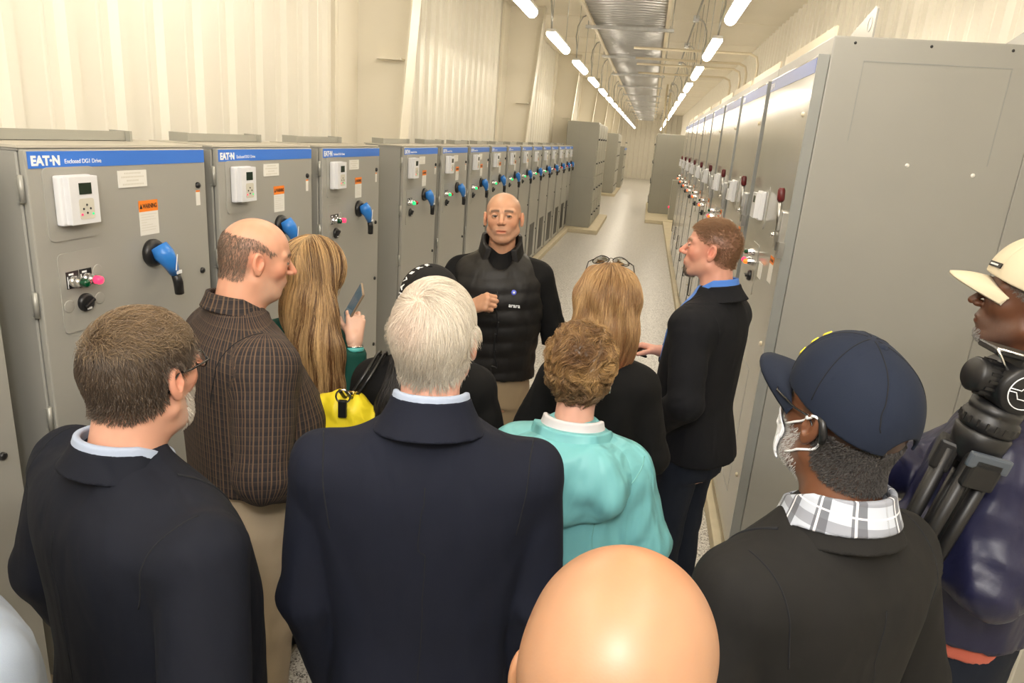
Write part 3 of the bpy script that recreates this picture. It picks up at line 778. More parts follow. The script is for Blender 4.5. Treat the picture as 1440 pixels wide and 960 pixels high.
# ------------------------------------------------------------ head
def head_sdf(P, o):
    P = P / A3(o.get('w', 1), 1, 1)
    Q = sym(P)
    d = ell(P, A3(0, -.010, .032), A3(.0755, .096, .083))
    d = smin(d, ell(P, A3(0, -.052, .008), A3(.064, .052, .06)), .03)
    d = smin(d, ell(P, A3(0, .022, -.03), A3(.059, .066, .078)), .03)
    d = smin(d, rc(Q, A3(.054, -.004, -.062), A3(.02, .058, -.098), .019, .016), .03)
    d = smin(d, sph(P, A3(0, .068, -.098), .018 + o.get('chin', 0)), .02)
    d = smin(d, ell(Q, A3(.038, .056, -.018), A3(.022, .019, .022)), .025)
    d = smin(d, rc(Q, A3(.010, .083, .024), A3(.046, .064, .026), .010, .009), .014)
    d = smin(d, ell(P, A3(0, .070, -.060), A3(.034, .026, .026)), .016)
    if o.get('jowl'): d = smin(d, ell(P, A3(0, .02, -.1), A3(.058, .052, .034) * (1 + .0 * o['jowl'])), .03)
    # eye sockets
    d = smax(d, -ell(Q, A3(.032, .098, .008), A3(.018, .018, .0115)), .014)
    # nose
    n = rc(P, A3(0, .084, .014), A3(0, .113, -.023), .0075, .0105 + o.get('nose', 0))
    n = smin(n, ell(Q, A3(.0125, .100, -.027), A3(.008, .010, .0078)), .006)
    d = smin(d, n, .010)
    d = smax(d, -ell(Q, A3(.007, .108, -.0385), A3(.0035, .005, .004)), .003)
    # lids
    eb = A3(.031, .0755, .006)
    lid = sph(Q, eb, .0142)
    lid = smax(lid, -ell(Q, eb + A3(0, .014, -.001), A3(.0125, .02, .0042 if not o.get('squint') else .0029)), .0015)
    d = smin(d, lid, .004)
    d = np.maximum(d, -(sph(Q, eb, .0119)))
    # lips
    op = o.get('mouth', 0)
    d = smin(d, ell(P, A3(0, .0885, -.0575), A3(.024, .0085, .0055)), .006)
    d = smin(d, ell(P, A3(0, .086, -.0685 - op), A3(.020, .0095, .0065)), .006)
    d = smax(d, -ell(P, A3(0, .097, -.0625 - op * .5), A3(.022, .010, .0014 + op * .6)), .002)
    # ears
    R = rotm(.15, 0, .10)
    ec = A3(.0825, -.012, -.004 + o.get('earz', 0))
    e = ell(Q, ec, A3(.0085, .0175, .031), R)
    e = smin(e, ell(Q, ec + A3(-.002, .006, -.027), A3(.006, .009, .01), R), .006)
    d = smin(d, e, .006)
    d = smax(d, -ell(Q, ec + R @ A3(.0075, .003, .004), A3(.0095, .0105, .0205), R), .002)
    d = smin(d, ell(Q, ec + R @ A3(-.001, -.003, .004), A3(.0035, .003, .014), R), .004)
    d = smin(d, ell(Q, ec + R @ A3(.001, .0135, -.006), A3(.005, .004, .006), R), .004)
    return d
def hair_mask(P, o):
    """positive where the scalp grows hair (head-local)"""
    x, y, z = np.abs(P[:, 0]), P[:, 1], P[:, 2]
    line = np.interp(y, [-.11, -.06, -.03, -.005, .02, .045, .06, .075, .1], [-.07, -.068, -.055, .012, .018, .035, .058, .072, .09])
    m = z - (line + o.get('hl', 0))
    if 'rec' in o: m = np.minimum(m, o['rec'] - y + np.where(z < .06, .02, 0) * 0 + (x * .55))
    if 'top' in o: m = np.minimum(m, o['top'] - z - np.maximum(0, y + .02) * .55)      # bald crown above this height
    return m

SKINS = {}
def skin_mat():
    return mat('skin', (.6, .4, .3), .42, vcol='Col', sss=.12, bump=.12, bscale=420, bdist=.0006, spec=.45)
def hair_material():
    if 'hair' in MATS: return MATS['hair']
    m = mat('hair', (.2, .1, .05), .38, vcol='Col', spec=.55)
    return m
def fabric(name, col, rough=.85, sheen=.1, wscale=900, bump=.25, fold=.0, spec=.25, var=.06):
    if name in MATS: return MATS[name]
    m = mat(name, col, rough, bump=bump, bscale=wscale, sheen=sheen, spec=spec, var=var, vscale=5, bdist=.0012)
    if fold:
        n, l = nt(m); b = n['Principled BSDF']; old = b.inputs['Normal'].links[0].from_node
        tc = [q for q in n if q.type == 'TEX_COORD'][0]
        t = n.new('ShaderNodeTexNoise'); t.inputs['Scale'].default_value = 7; t.inputs['Detail'].default_value = 1.5; t.inputs['Distortion'].default_value = .5
        mp = n.new('ShaderNodeMapping'); mp.inputs['Scale'].default_value = (1.6, 1.6, .55)
        l.new(tc.outputs['Object'], mp.inputs[0]); l.new(mp.outputs[0], t.inputs['Vector'])
        bp = n.new('ShaderNodeBump'); bp.inputs['Strength'].default_value = fold; bp.inputs['Distance'].default_value = .03
        l.new(t.outputs['Fac'], bp.inputs['Height']); l.new(bp.outputs[0], old.inputs['Normal'])
    return m
def vnoise(P, s, seed=0):
    r = np.random.RandomState(seed); o = np.zeros(len(P))
    for i in range(5):
        k = r.randn(3) * s * (1 + .5 * i); o += np.sin(P @ k + r.rand() * 6) / 5
    return o

# ------------------------------------------------------------ hands
def hand_prims(curl, thumb=(.35, .5), spread=.07, sc=1.0, side=1, tcurl=.4):
    """right hand: wrist at the origin, fingers along +y, palm faces -z, thumb on -x (side=-1 mirrors).
    curl: per finger (index..little) three joint angles in radians"""
    segs = []
    xs = [-.030, -.010, .011, .029]; ys = [.092, .096, .091, .082]
    Ls = [(.042, .026, .021), (.046, .029, .022), (.042, .027, .021), (.033, .02, .019)]
    rr = [.0098, .0100, .0095, .0085]
    for i in range(4):
        a = A3(xs[i] * .55, .0, 0); b = A3(xs[i], ys[i], 0)
        segs.append((a, b, .0185, .0130, .012))
        yaw = (i - 1.5) * -spread; ang = 0; p = b
        for j in range(3):
            ang -= curl[i][j]
            dv = A3(-math.sin(yaw) * math.cos(ang) * 1.0, math.cos(yaw) * math.cos(ang), math.sin(ang))
            q = p + dv * Ls[i][j]; segs.append((p, q, rr[i] * (1.08 - .1 * j), rr[i] * (1.0 - .1 * j), .004)); p = q
    # thumb
    a = A3(-.014, .018, -.006); b = A3(-.038, .048, -.016); t0, t1 = thumb
    d1 = A3(-math.sin(t0) * math.cos(t1), math.cos(t0) * math.cos(t1), -math.sin(t1)); c = b + d1 * .036
    t2 = t0 - tcurl * 1.2; d2 = A3(-math.sin(t2) * math.cos(t1), math.cos(t2) * math.cos(t1), -math.sin(t1)); e = c + d2 * .028
    segs += [(a, b, .018, .014, .012), (b, c, .0125, .0112, .006), (c, e, .0112, .0088, .004)]
    return [(A3(*(s[0] * A3(side, 1, 1) * sc)), A3(*(s[1] * A3(side, 1, 1) * sc)), s[2] * sc, s[3] * sc, s[4] * sc) for s in segs]
def hand_sdf(P, segs):
    palm = None; fing = None
    for a, b, ra, rb, k in segs:
        d = rc(P, a, b, ra, rb)
        if k > .008: palm = d if palm is None else smin(palm, d, .012)
    d = palm
    for a, b, ra, rb, k in segs:
        if k <= .008: d = smin(d, rc(P, a, b, ra, rb), .0045)
    return d
RELAX = [(.35, .45, .3)] * 4
FIST = [(1.35, 1.6, .9)] * 4
def frame_from(y, z):
    y = np.array(y, float); y /= np.linalg.norm(y); z = np.array(z, float); z -= y * (z @ y); z /= np.linalg.norm(z)
    return np.stack([np.cross(y, z), y, z], 1)
# ------------------------------------------------------------ people
def at_depth(u, v, d):
    c = np.array([(u - 720) / 972 * d, (v - 480) / 972 * d, d]); return np.array([0, 0, CAM_Z]) + R3.T @ c
M_skin = skin_mat(); M_hair = hair_material()
M_eye = mat('eye_white', (.75, .72, .68), .15, vcol='Col')
M_navy = fabric('navy_suit_wool', (.0060, .0080, .0175), fold=.5, sheen=0)
M_navy2 = fabric('dark_navy_suit_wool', (.0062, .0078, .0145), fold=.5, sheen=0)
M_blackwool = fabric('charcoal_jacket_wool', (.0115, .011, .0105), fold=.5, sheen=0)
M_blazer = fabric('black_navy_blazer', (.0065, .007, .0095), fold=.5, sheen=0)
M_whiteshirt = fabric('pale_blue_shirt_cotton', (.34, .40, .52), .8, fold=.1)
M_lightshirt = fabric('light_white_blue_shirt', (.28, .33, .41), .75, fold=.9)
M_blueshirt = fabric('bright_blue_shirt', (.07, .2, .62), .75)
M_khaki = fabric('khaki_twill', (.50, .40, .28), .85, fold=.5)
M_khaki2 = fabric('tan_twill', (.36, .27, .165), .85, fold=.5)
M_jeans = fabric('dark_denim', (.009, .013, .024), .8, sheen=0, fold=.6, wscale=500)
M_darktrouser = fabric('dark_trouser_wool', (.01, .011, .014), .85, sheen=0, fold=.4)
M_vest = fabric('black_quilted_nylon', (.0085, .0075, .007), .5, sheen=0, fold=.5, spec=.35, wscale=150)
M_blackcotton = fabric('black_cotton', (.0045, .0045, .005), .85, fold=.4, sheen=0)
M_green = M_green
M_greenknit = fabric('dark_green_jersey', (.004, .052, .038), .8, sheen=0, fold=.6)
M_turq = fabric('turquoise_raincoat', (.17, .46, .485), .5, sheen=0, fold=1.5, spec=.35, wscale=120, bump=.15)
M_turqseam = mat('raincoat_seam', (.16, .42, .40), .6)
M_navynylon = fabric('navy_nylon', (.012, .013, .044), .42, sheen=0, fold=1.0, spec=.45, wscale=150)
M_orange_t = fabric('coral_tshirt', (.5, .12, .08), .85)
M_capnavy = fabric('navy_cap_cotton', (.010, .015, .030), .85, sheen=0, fold=.15, wscale=700)
M_capcream = fabric('cream_cap_cotton', (.62, .54, .39), .85, wscale=700)
M_capblack = fabric('black_cap_cotton', (.006, .0055, .006), .8, sheen=0, wscale=700)
M_leather = mat('brown_leather', (.10, .035, .015), .45)
M_blackleather = mat('black_leather', (.01, .01, .01), .3, bump=.2, bscale=200)
M_sole = mat('shoe_sole', (.35, .3, .22), .7)
M_frame = mat('dark_spectacle_frame', (.012, .01, .01), .25)
M_lens = mat('spectacle_lens', (.05, .05, .05), .05); 
_b = M_lens.node_tree.nodes['Principled BSDF']; _b.inputs['Transmission Weight'].default_value = 1; _b.inputs['Base Color'].default_value = (.9, .92, .92, 1)
M_gold = mat('gold_buckle', (.8, .55, .2), .25, 1)
M_yellow = fabric('yellow_bag_fabric', (.75, .6, .02), .5, sheen=0, fold=1.0, spec=.4, wscale=120)
M_yellowpatch = mat('yellow_patch_print', (.65, .55, .04), .7)
M_maskwhite = mat('white_mask_fabric', (.78, .8, .84), .8)
M_seam = mat('dark_seam', (.004, .005, .008), .9)
M_band = mat('teal_bracelet', (.1, .45, .42), .5)

def plaid_mat(name, kind):
    m = bpy.data.materials.new(name); m.use_nodes = True; n, l = nt(m); b = n['Principled BSDF']
    b.inputs['Roughness'].default_value = .85
    a = n.new('ShaderNodeAttribute'); a.attribute_name = 'Pat'
    sx = n.new('ShaderNodeSeparateXYZ'); l.new(a.outputs['Vector'], sx.inputs[0])
    def stripe(out, period, width, phase=0):
        q = n.new('ShaderNodeMath'); q.operation = 'MULTIPLY_ADD'; q.inputs[1].default_value = 1 / period; q.inputs[2].default_value = phase; l.new(out, q.inputs[0])
        f = n.new('ShaderNodeMath'); f.operation = 'FRACT'; l.new(q.outputs[0], f.inputs[0])
        c = n.new('ShaderNodeMath'); c.operation = 'LESS_THAN'; c.inputs[1].default_value = width; l.new(f.outputs[0], c.inputs[0]); return c.outputs[0]
    def mixc(fac, c1, c2, s=1.0):
        x = n.new('ShaderNodeMix'); x.data_type = 'RGBA'
        if s != 1.0:
            k = n.new('ShaderNodeMath'); k.operation = 'MULTIPLY'; k.inputs[1].default_value = s; l.new(fac, k.inputs[0]); fac = k.outputs[0]
        l.new(fac, x.inputs[0])
        if isinstance(c1, tuple): x.inputs[6].default_value = (*c1, 1)
        else: l.new(c1, x.inputs[6])
        x.inputs[7].default_value = (*c2, 1); return x.outputs[2]
    X, Z = sx.outputs[0], sx.outputs[2]
    if kind == 'brown':
        c = mixc(stripe(Z, .024, .45), (.014, .011, .013), (.028, .019, .017), .8)
        c = mixc(stripe(X, .024, .16, .0), c, (.13, .078, .045), .85)
        c = mixc(stripe(X, .024, .12, .4), c, (.13, .078, .045), .75)
        c = mixc(stripe(Z, .024, .10, .1), c, (.12, .08, .05), .35)
    else:
        c = mixc(stripe(X, .05, .4), (.46, .50, .58), (.07, .075, .09), .8)
        c = mixc(stripe(Z, .05, .35, .2), c, (.1, .1, .12), .55)
        c = mixc(stripe(X, .05, .07, .75), c, (.7, .7, .74)); c = mixc(stripe(Z, .05, .06, .6), c, (.7, .7, .74))
    l.new(c, b.inputs['Base Color'])
    t = n.new('ShaderNodeTexNoise'); t.inputs['Scale'].default_value = 8; tc = n.new('ShaderNodeTexCoord'); l.new(tc.outputs['Object'], t.inputs[0])
    bp = n.new('ShaderNodeBump'); bp.inputs['Strength'].default_value = .4; bp.inputs['Distance'].default_value = .02
    l.new(t.outputs['Fac'], bp.inputs['Height']); l.new(bp.outputs[0], b.inputs['Normal'])
    return m
M_plaid = plaid_mat('brown_plaid_cotton', 'brown'); M_tartan = plaid_mat('grey_white_plaid_cotton', 'grey')
def add_pat(o, fn):
    me = o.data; n = len(me.vertices); c = np.zeros(n * 3, np.float32); me.vertices.foreach_get('co', c); P = c.reshape(-1, 3).astype(float)
    a = me.attributes.new('Pat', 'FLOAT_VECTOR', 'POINT'); a.data.foreach_set('vector', fn(P).astype(np.float32).ravel())

MALE = [(.76, .175, .125, -.135), (.92, .178, .125, -.145), (1.06, .172, .12, -.12), (1.22, .188, .13, -.125), (1.36, .198, .12, -.132),
        (1.43, .190, .10, -.128), (1.475, .155, .075, -.108), (1.515, .105, .055, -.092), (1.55, .07, .045, -.08)]
FEMALE = [(.80, .172, .115, -.13), (.94, .172, .11, -.135), (1.08, .140, .10, -.10), (1.2, .15, .115, -.105), (1.32, .165, .115, -.112),
          (1.41, .158, .085, -.108), (1.455, .13, .06, -.09), (1.50, .08, .045, -.08), (1.54, .058, .04, -.07)]
def rows_mod(rows, sx=1, fy=0, by=0, belly=0, grow=0, lo=None, hi=None):
    out = []
    for z, a, yf, yb in rows:
        bl = belly * math.exp(-((z - 1.12) / .17) ** 2)
        top = 1 if z < 1.5 else .5
        out.append((z, a * sx + bl * .45 + grow, yf + fy * top + bl + grow, yb - by * top - bl * .15 - grow))
    if lo is not None:
        out = [r for r in out if r[0] > lo]; out.insert(0, (lo,) + out[0][1:])
    if hi is not None: out = [r for r in out if r[0] < hi]
    return out

class Person:
    def __init__(self, name, label, u, v, d, th, hyaw, hpitch=0, hroll=0, neck=.035, rows=MALE, o=None, fem=False, res=.012, hscale=1.0, head_drop=0, hx=0):
        self.hw = at_depth(u, v, d)
        t = math.radians(th); self.t = t
        self.s = (self.hw[2] + .118 + head_drop) / 1.8
        s = self.s; self.hs = hscale
        self.hl = A3(hx, neck, self.hw[2])                      # head centre, body frame
        r = np.array([[math.cos(t), math.sin(t)], [-math.sin(t), math.cos(t)]])   # local (x,y) -> world
        off = r @ self.hl[:2]
        self.root = thing(name, label, 'person', (self.hw[0] - off[0], self.hw[1] - off[1], 0), -t)
        self.Rh = rotm(0, 0, -math.radians(hyaw - th)) @ rotm(-math.radians(hpitch), 0, 0) @ rotm(0, math.radians(hroll), 0)
        self.o = dict(o or {}); self.fem = fem; self.rows = rows; self.res = res
        self.skin = np.array(self.o.get('skin', (.62, .36, .25)))
        self.hands = []
        sx = self.o.get('sx', 1)
        self.S = [A3(.172 * sx if not fem else .148 * sx, -.012, 1.418 - (.01 if fem else 0)), A3(-.172 * sx if not fem else -.148 * sx, -.012, 1.418 - (.01 if fem else 0))]
        self.E = [A3(.265 * sx, -.05, 1.14), A3(-.265 * sx, -.05, 1.14)]
        self.W = [A3(.265 * sx, .03, .90), A3(-.265 * sx, .03, .90)]
    def z(self, P): return P / A3(1, 1, self.s)                # body tables are written for a 1.8 m figure
    def sc(self, p): return A3(p[0], p[1], p[2] * self.s)
    def to_head(self, P): return ((P - self.hl) @ self.Rh) / self.hs
    def from_head(self, P): return (P * self.hs) @ self.Rh.T + self.hl
    def headmat(self):
        m = Matrix.Identity(4)
        for i in range(3):
            for j in range(3): m[i][j] = self.Rh[i][j] * self.hs
            m[i][3] = self.hl[i]
        return m
    def arm(self, i, elbow, wrist): self.E[i] = A3(*elbow); self.W[i] = A3(*wrist)
    # ---- garments
    def torso_f(self, rows, armr=(.070, .058, .046), sleeve=1.0, k=.028, fold=.0035, fs=16, seed=1, n=2.4, arms=(0, 1), cut_neck=None, quilt=0):
        S, E, W = self.S, self.E, self.W
        def f(P):
            Q = self.z(P)
            d = prof_body(Q, rows, n)
            if quilt: d = d - quilt * np.abs(np.sin((Q[:, 2] + .012 * np.sin(Q[:, 0] * 9)) * PI / .075)) * np.clip((1.5 - Q[:, 2]) / .1, 0, 1)
            if fold: d = d + folds(Q, fold, fs, seed, (1, 1, .6))
            for i in arms:
                if sleeve > 0:
                    s0, e, w = S[i], E[i], W[i]
                    if sleeve < 1: w = e + (w - e) * sleeve
                    a = chain(Q, [s0, e, w], armr, .02)
                    
                    dirv = (w - e) / np.linalg.norm(w - e)
                    if sleeve >= .25: a = smax(a, (Q - w) @ dirv, .006)
                    el = np.exp(-np.sum((Q - e) ** 2, 1) / .012)
                    a = a + folds(Q, fold * 1.2, fs * 1.5, seed + 5 + i) * (.5 + el)
                    kk = k + .05 * np.clip((Q[:, 2] - 1.33) / .08, 0, 1)
                    d = smin(d, a, kk)
                else:
                    a = ell(Q, S[i] * A3(.8, 1, 1), A3(armr[0], armr[0], armr[0] * 1.1) * .8); d = smin(d, a, k)
            if cut_neck is not None:
                zt, r_ = cut_neck
                d = smax(d, -ell(Q, A3(0, .03, zt), A3(r_, r_ + .01, .09)), .01)
            return d
        return f
    def garment(self, name, f, m, lo=(-.5, -.4, .6), hi=(.5, .5, 1.66), h=None, colf=None):
        lo = A3(lo[0], lo[1], lo[2] * self.s); hi = A3(hi[0], hi[1], hi[2] * self.s)
        return sdfobj(name, f, lo, hi, h or self.res, m, self.root, colf)
    def collar_f(self, R0, R1, z1, h, th=.005, slope=.55, front=.075, yc=-.012, open_=.0, droop=0):
        def f(P):
            Q = self.z(P); x, y = Q[:, 0], Q[:, 1] - yc
            zz = Q[:, 2] + .18 * (y + .075) + slope * 1.25 * np.maximum(0, y + .01) 
            r = np.sqrt(x * x + (y * .95) ** 2); t = np.clip((z1 - zz) / h, 0, 1)
            R = R0 + (R1 - R0) * t ** 1.3
            d = np.abs(r - R) * .85 - th
            d = smax(d, zz - z1, .004); d = smax(d, (z1 - h) - zz, .004)
            d = np.maximum(d, y - front)
            if open_: d = np.maximum(d, (y - .03) * .6 + .0 - np.abs(x) * .9 + open_ * 0 - 0 if False else open_ - np.abs(x) - (0.03 - y) * 3)
            return d
        return f
    def collar(self, name, m, **k):
        f = self.collar_f(**k); h = .0045
        return sdfobj(name, f, A3(-.2, -.16, 1.38 * self.s), A3(.2, .2, 1.66 * self.s), h, m, self.root)
    def trousers(self, m, g=1.0, hem=.05, low=.55, name='trousers', top=1.04, spread=0, belly=0):
        def f(P):
            Q = sym(self.z(P))
            d = prof_body(Q, rows_mod([(.78, .165, .125, -.14), (.93, .174, .132, -.15), (top, .168, .125 + belly, -.13)], g), 2.3)
            l = chain(Q, [A3(.088 * g, -.005, .86), A3(.10 + spread * .5, .01, .5), A3(.105 + spread, -.02, hem)], (.092 * g, .074 * g, .066), .03)
            d = smin(d, l, .03) + folds(Q, .004, 14, 3, (1, 1, .8))
            return smax(d, hem - Q[:, 2], .004)
        return sdfobj(name, f, A3(-.3, -.22, .0), A3(.3, .3, 1.08 * self.s), max(self.res, .013), m, self.root)
    def shoes(self, m, spread=0):
        for sd in (1, -1):
            x = sd * (.11 + spread)
            def f(P):
                d = rc(P, A3(x, -.06, .045), A3(x + sd * .015, .10, .028), .040, .043)
                d = smin(d, rc(P, A3(x, -.05, .08), A3(x, .02, .06), .038, .036), .03)
                return smax(d, .012 - P[:, 2], .003)
            sh = sdfobj('shoe', f, A3(x - .09, -.13, 0), A3(x + .09, .18, .16), .007, m, self.root)
            def g(P):
                Q = P * A3(1, 1, 0) + A3(0, 0, .045)
                d = rc(Q, A3(x, -.06, .045), A3(x + sd * .015, .10, .045), .044, .047)
                return smax(d, np.abs(P[:, 2] - .010) - .010, .003)
            sdfobj('shoe_sole', g, A3(x - .09, -.13, -.005), A3(x + .09, .18, .05), .007, M_sole, sh)
    # ---- skin
    def hand(self, i, fingers, palm_n, curl=RELAX, thumb=(.35, .5), sc=1.0, tcurl=.4, spread=.07):
        """fingers: direction from wrist to knuckles; palm_n: direction the BACK of the hand faces (both body frame)"""
        self.hands.append((i, self.sc(self.W[i]), frame_from(fingers, palm_n), curl, thumb, sc * (.92 if self.fem else 1), tcurl, spread))
    def skin_col(self, V):
        o = self.o; H = self.to_head(V); n = len(V)
        c = np.tile(self.skin, (n, 1)) * (1 + .05 * vnoise(V, 60, 1))[:, None]
        x, y, z = np.abs(H[:, 0]), H[:, 1], H[:, 2]
        head = (np.abs(z) < .16)
        def mixin(w, col):
            nonlocal c
            w = np.clip(w, 0, 1)[:, None]; c = c * (1 - w) + np.array(col) * w
        red = o.get('red', .25)
        rc_ = self.skin * A3(1.06, .74, .68)
        for ce, r in ((A3(.045, .065, -.025), .03), (A3(0, .11, -.022), .018), (A3(.08, -.012, -.004), .03)):
            mixin(head * red * np.exp(-(np.sum((np.stack([x, y, z], 1) - ce) ** 2, 1)) / (r * r)) * .9, rc_)
        lip = head * (x < .024) * np.exp(-((z + .063) / .0085) ** 2) * (y > .083) * np.clip((.026 - x) / .008, 0, 1)
        mixin(lip * .75, self.skin * A3(.85, .42, .42))
        brow = head * np.exp(-((z - .027 - .004 * np.sin(x * 60)) / .0055) ** 2) * (x > .012) * (x < .052) * (y > .055)
        mixin(brow * o.get('brow', .7) * 1.5, o.get('browc', (.10, .06, .035)))
        lash = head * np.exp(-((z - .0100) / .0024) ** 2) * (x > .018) * (x < .044) * (y > .07)
        mixin(lash * .8, (.03, .02, .015))
        if 'stubble' in o:
            sc_, am = o['stubble']
            w = head * np.clip((-.035 - z) / .02, 0, 1) * np.clip((y - (-.0)) / .03, 0, 1) * np.clip((z + .135) / .02, 0, 1) * np.clip(1.3 - lip * 3, 0, 1)
            mixin(w * am * (.75 + .5 * vnoise(H, 500, 5)), sc_)
        if 'goatee' in o:
            w = head * (np.exp(-(x / .03) ** 2)) * np.clip((-.074 - z) / .006, 0, 1) * (y > .03) * np.clip((z + .125) / .01, 0, 1)
            mixin(w * .85, o['goatee'])
        if 'scalp' in o:
            m_ = hair_mask(H, o) + .006 * vnoise(H, 160, 11); w = head * np.clip(m_ / o.get('fade', .016) + .2, 0, 1) * (1 - np.clip((x - .074) / .004, 0, 1) * (np.abs(y + .01) < .03) * (z < .03))
            mixin(w * o.get('scalpw', .8) * (.85 + .3 * vnoise(H, 300, 12)), o['scalp'])
        for (p, r, col, am) in o.get('spots', []):
            mixin(np.exp(-np.sum((H - A3(*p)) ** 2, 1) / r ** 2) * am, col)
        return c
    def build_body(self):
        o = self.o; s = self.s
        nb = self.to_head(np.array([self.sc((0, -.022, 1.47))]))[0]
        nr = o.get('neckr', .056 if not self.fem else .047)
        def hf(P):
            d = head_sdf(P, o)
            d = smin(d, rc(P, A3(0, -.028, -.035), nb, nr, nr + .008), .028)
            nk = rc(P, A3(0, -.03, -.07), nb, nr * .9, nr); return d
        self.hf = hf
        V, Q = polygonize(hf, A3(-.12, -.16, -.24), A3(.12, .15, .14), o.get('hres', .0038))
        self.HV, self.HQ = V, Q
        parts = [(self.from_head(V), Q, None)]
        # torso and limbs under the clothes
        rows = rows_mod(self.rows, o.get('sx', 1) * .84, 0, 0, o.get('belly', 0) * .8, -.02)
        S, E, W = self.S, self.E, self.W
        def bf(P):
            Qz = self.z(P); d = prof_body(Qz, [r for r in rows if r[0] < 1.53], 2.2)
            for i in (0, 1): d = smin(d, chain(Qz, [S[i] * A3(.95, 1, .995), E[i], W[i] * .98 + E[i] * .02], (.044, .036, .025) if not self.fem else (.038, .031, .023), .02), .03)
            L = sym(Qz); d = smin(d, chain(L, [A3(.085, 0, .88), A3(.10, .01, .5), A3(.105, -.02, .09)], (.075, .05, .035), .03), .03)
            return d
        V, Q = polygonize(bf, A3(-.62, -.3, .02), A3(.62, .62, 1.56 * s), .012)
        parts.append((V, Q, None))
        for (i, w, F, curl, th, sc_, tc, sp) in self.hands:
            segs = hand_prims(curl, th, sp, sc_, 1 if i == 0 else -1, tc)
            fa = self.sc(self.E[i]); wl = (fa - w) @ F * 1.0
            wl = wl / np.linalg.norm(wl) * .07
            def g(P): return smin(hand_sdf(P, segs), rc(P, A3(0, .01, 0), wl, .024 * sc_, .029 * sc_), .015)
            V, Q = polygonize(g, A3(-.09, -.1, -.11), A3(.09, .21, .06), .0030)
            parts.append((V @ F.T + w, Q, None))
        V = np.concatenate([p[0] for p in parts]); off = 0; Qs = []
        for p in parts: Qs.append(p[1] + off); off += len(p[0])
        self.body = ptmesh('body', V, np.concatenate(Qs), M_skin, self.root, self.skin_col(V))
        # eyes
        for sd in (1, -1):
            bm = B(); bmesh.ops.create_uvsphere(bm, u_segments=20, v_segments=14, radius=.0119)
            bmesh.ops.translate(bm, verts=bm.verts, vec=(sd * .031, .0755, .006))
            e = obj('eye', bm, M_eye, self.root, True); e.matrix_local = self.headmat()
            gz = A3(*o.get('gaze', (0, 1, 0))); gz /= np.linalg.norm(gz)
            me = e.data; cc = np.zeros(len(me.vertices) * 3); me.vertices.foreach_get('co', cc); cc = cc.reshape(-1, 3) - A3(sd * .031, .0755, .006)
            ct = (cc / .0119) @ gz; col = np.where((ct > .93)[:, None], A3(.01, .008, .008), np.where((ct > .80)[:, None], A3(*o.get('iris', (.10, .06, .03))), A3(.34, .30, .27)))
            a = me.attributes.new('Col', 'FLOAT_COLOR', 'POINT'); a.data.foreach_set('color', np.c_[col, np.ones(len(col))].astype(np.float32).ravel())
    # ---- hair
    def hair_short(self, n=5000, L=.03, steps=5, lift=.008, w=.0006, pal=((.1, .06, .03), (.2, .12, .07)), whorl=(.01, -.07, .085), grav=.3, swirl=.3, jit=.3, seed=1, fwd=0, extra=None, mask=None, colf=None, Lf=None, name='hair'):
        o = self.o; mk = mask or (lambda c: (hair_mask(c, o) + .006 * vnoise(c, 160, 11) > 0) & ~((np.abs(c[:, 0]) > .075) & (np.abs(c[:, 1] + .012) < .026) & (c[:, 2] < .028)))
        r0 = roots_on(self.HV, self.HQ, mk, n, seed)
        wh = A3(*whorl)
        def dirf(p, t):
            d = p - wh; d = d / np.maximum(np.linalg.norm(d, axis=1, keepdims=True), .01)
            sw = np.cross(d, p / np.linalg.norm(p, axis=1, keepdims=True)) * swirl
            v = d + sw + np.array([0, fwd, -grav]); return v
        def cf(p, r):
            k = r.rand(len(p))[:, None]; k2 = np.clip(.5 + .5 * vnoise(p, 40, 7), 0, 1)[:, None]; k = .6 * k + .4 * k2
            c = A3(*pal[0]) * (1 - k) + A3(*pal[1]) * k
            return colf(p, c, r) if colf else c
        Ls = np.full(len(r0), L)
        if Lf: Ls = Ls * Lf(r0)
        V, Q, C_ = strands(r0, dirf, self.hf, Ls, steps, lift, w, cf, seed, 0, .3, jit)
        return ptmesh(name, self.from_head(V), Q, M_hair, self.root, C_, smooth=True)
    def hair_volume(self, g, lo, hi, n, L, steps, dirf, colf, w=.0008, lift=.006, jit=.12, h=.006, seed=1, corecol=(.05, .03, .015), mask=None, grav=0, name='hair'):
        """g: hair mass as a field in the body frame"""
        V, Q = polygonize(g, A3(*lo), A3(*hi), h)
        r0 = roots_on(V, Q, mask or (lambda c: np.ones(len(c), bool)), n, seed)
        sv, sq, scol = strands(r0, dirf, g, np.full(len(r0), L) if np.isscalar(L) else L(r0), steps, lift, w, colf, seed, grav, .3, jit)
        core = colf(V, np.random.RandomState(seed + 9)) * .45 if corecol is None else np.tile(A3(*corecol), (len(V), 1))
        V2, Q2, C2 = merge([(V, Q, core), (sv, sq, scol)])
        return ptmesh(name, V2, Q2, M_hair, self.root, C2)
    # ---- head-worn things (head frame)
    def glasses(self, name='spectacles', m=None, lens=True, off=(0, 0, 0), pitch=0, w=.026, hgt=.018):
        m = m or M_frame
        bm = B()
        for sd in (1, -1):
            pts = [(sd * .033 + w * math.cos(a), .107 - .012 * abs(math.cos(a)) * (1 if math.cos(a) * sd > 0 else 0), .004 + hgt * math.sin(a)) for a in [2 * PI * k / 20 for k in range(20)]]
            add_tube(bm, pts, .0017, 6, closed=True)
            add_tube(bm, [(sd * .059, .097, .012), (sd * .074, .085, .013), (sd * .0835, .03, .010), (sd * .0865, -.005, .014), (sd * .085, -.02, -.002), (sd * .082, -.028, -.02)], .0019, 6)
        add_tube(bm, [(-.008, .108, .008), (0, .111, .010), (.008, .108, .008)], .0015, 6)
        g = obj(name, bm, m, self.root)
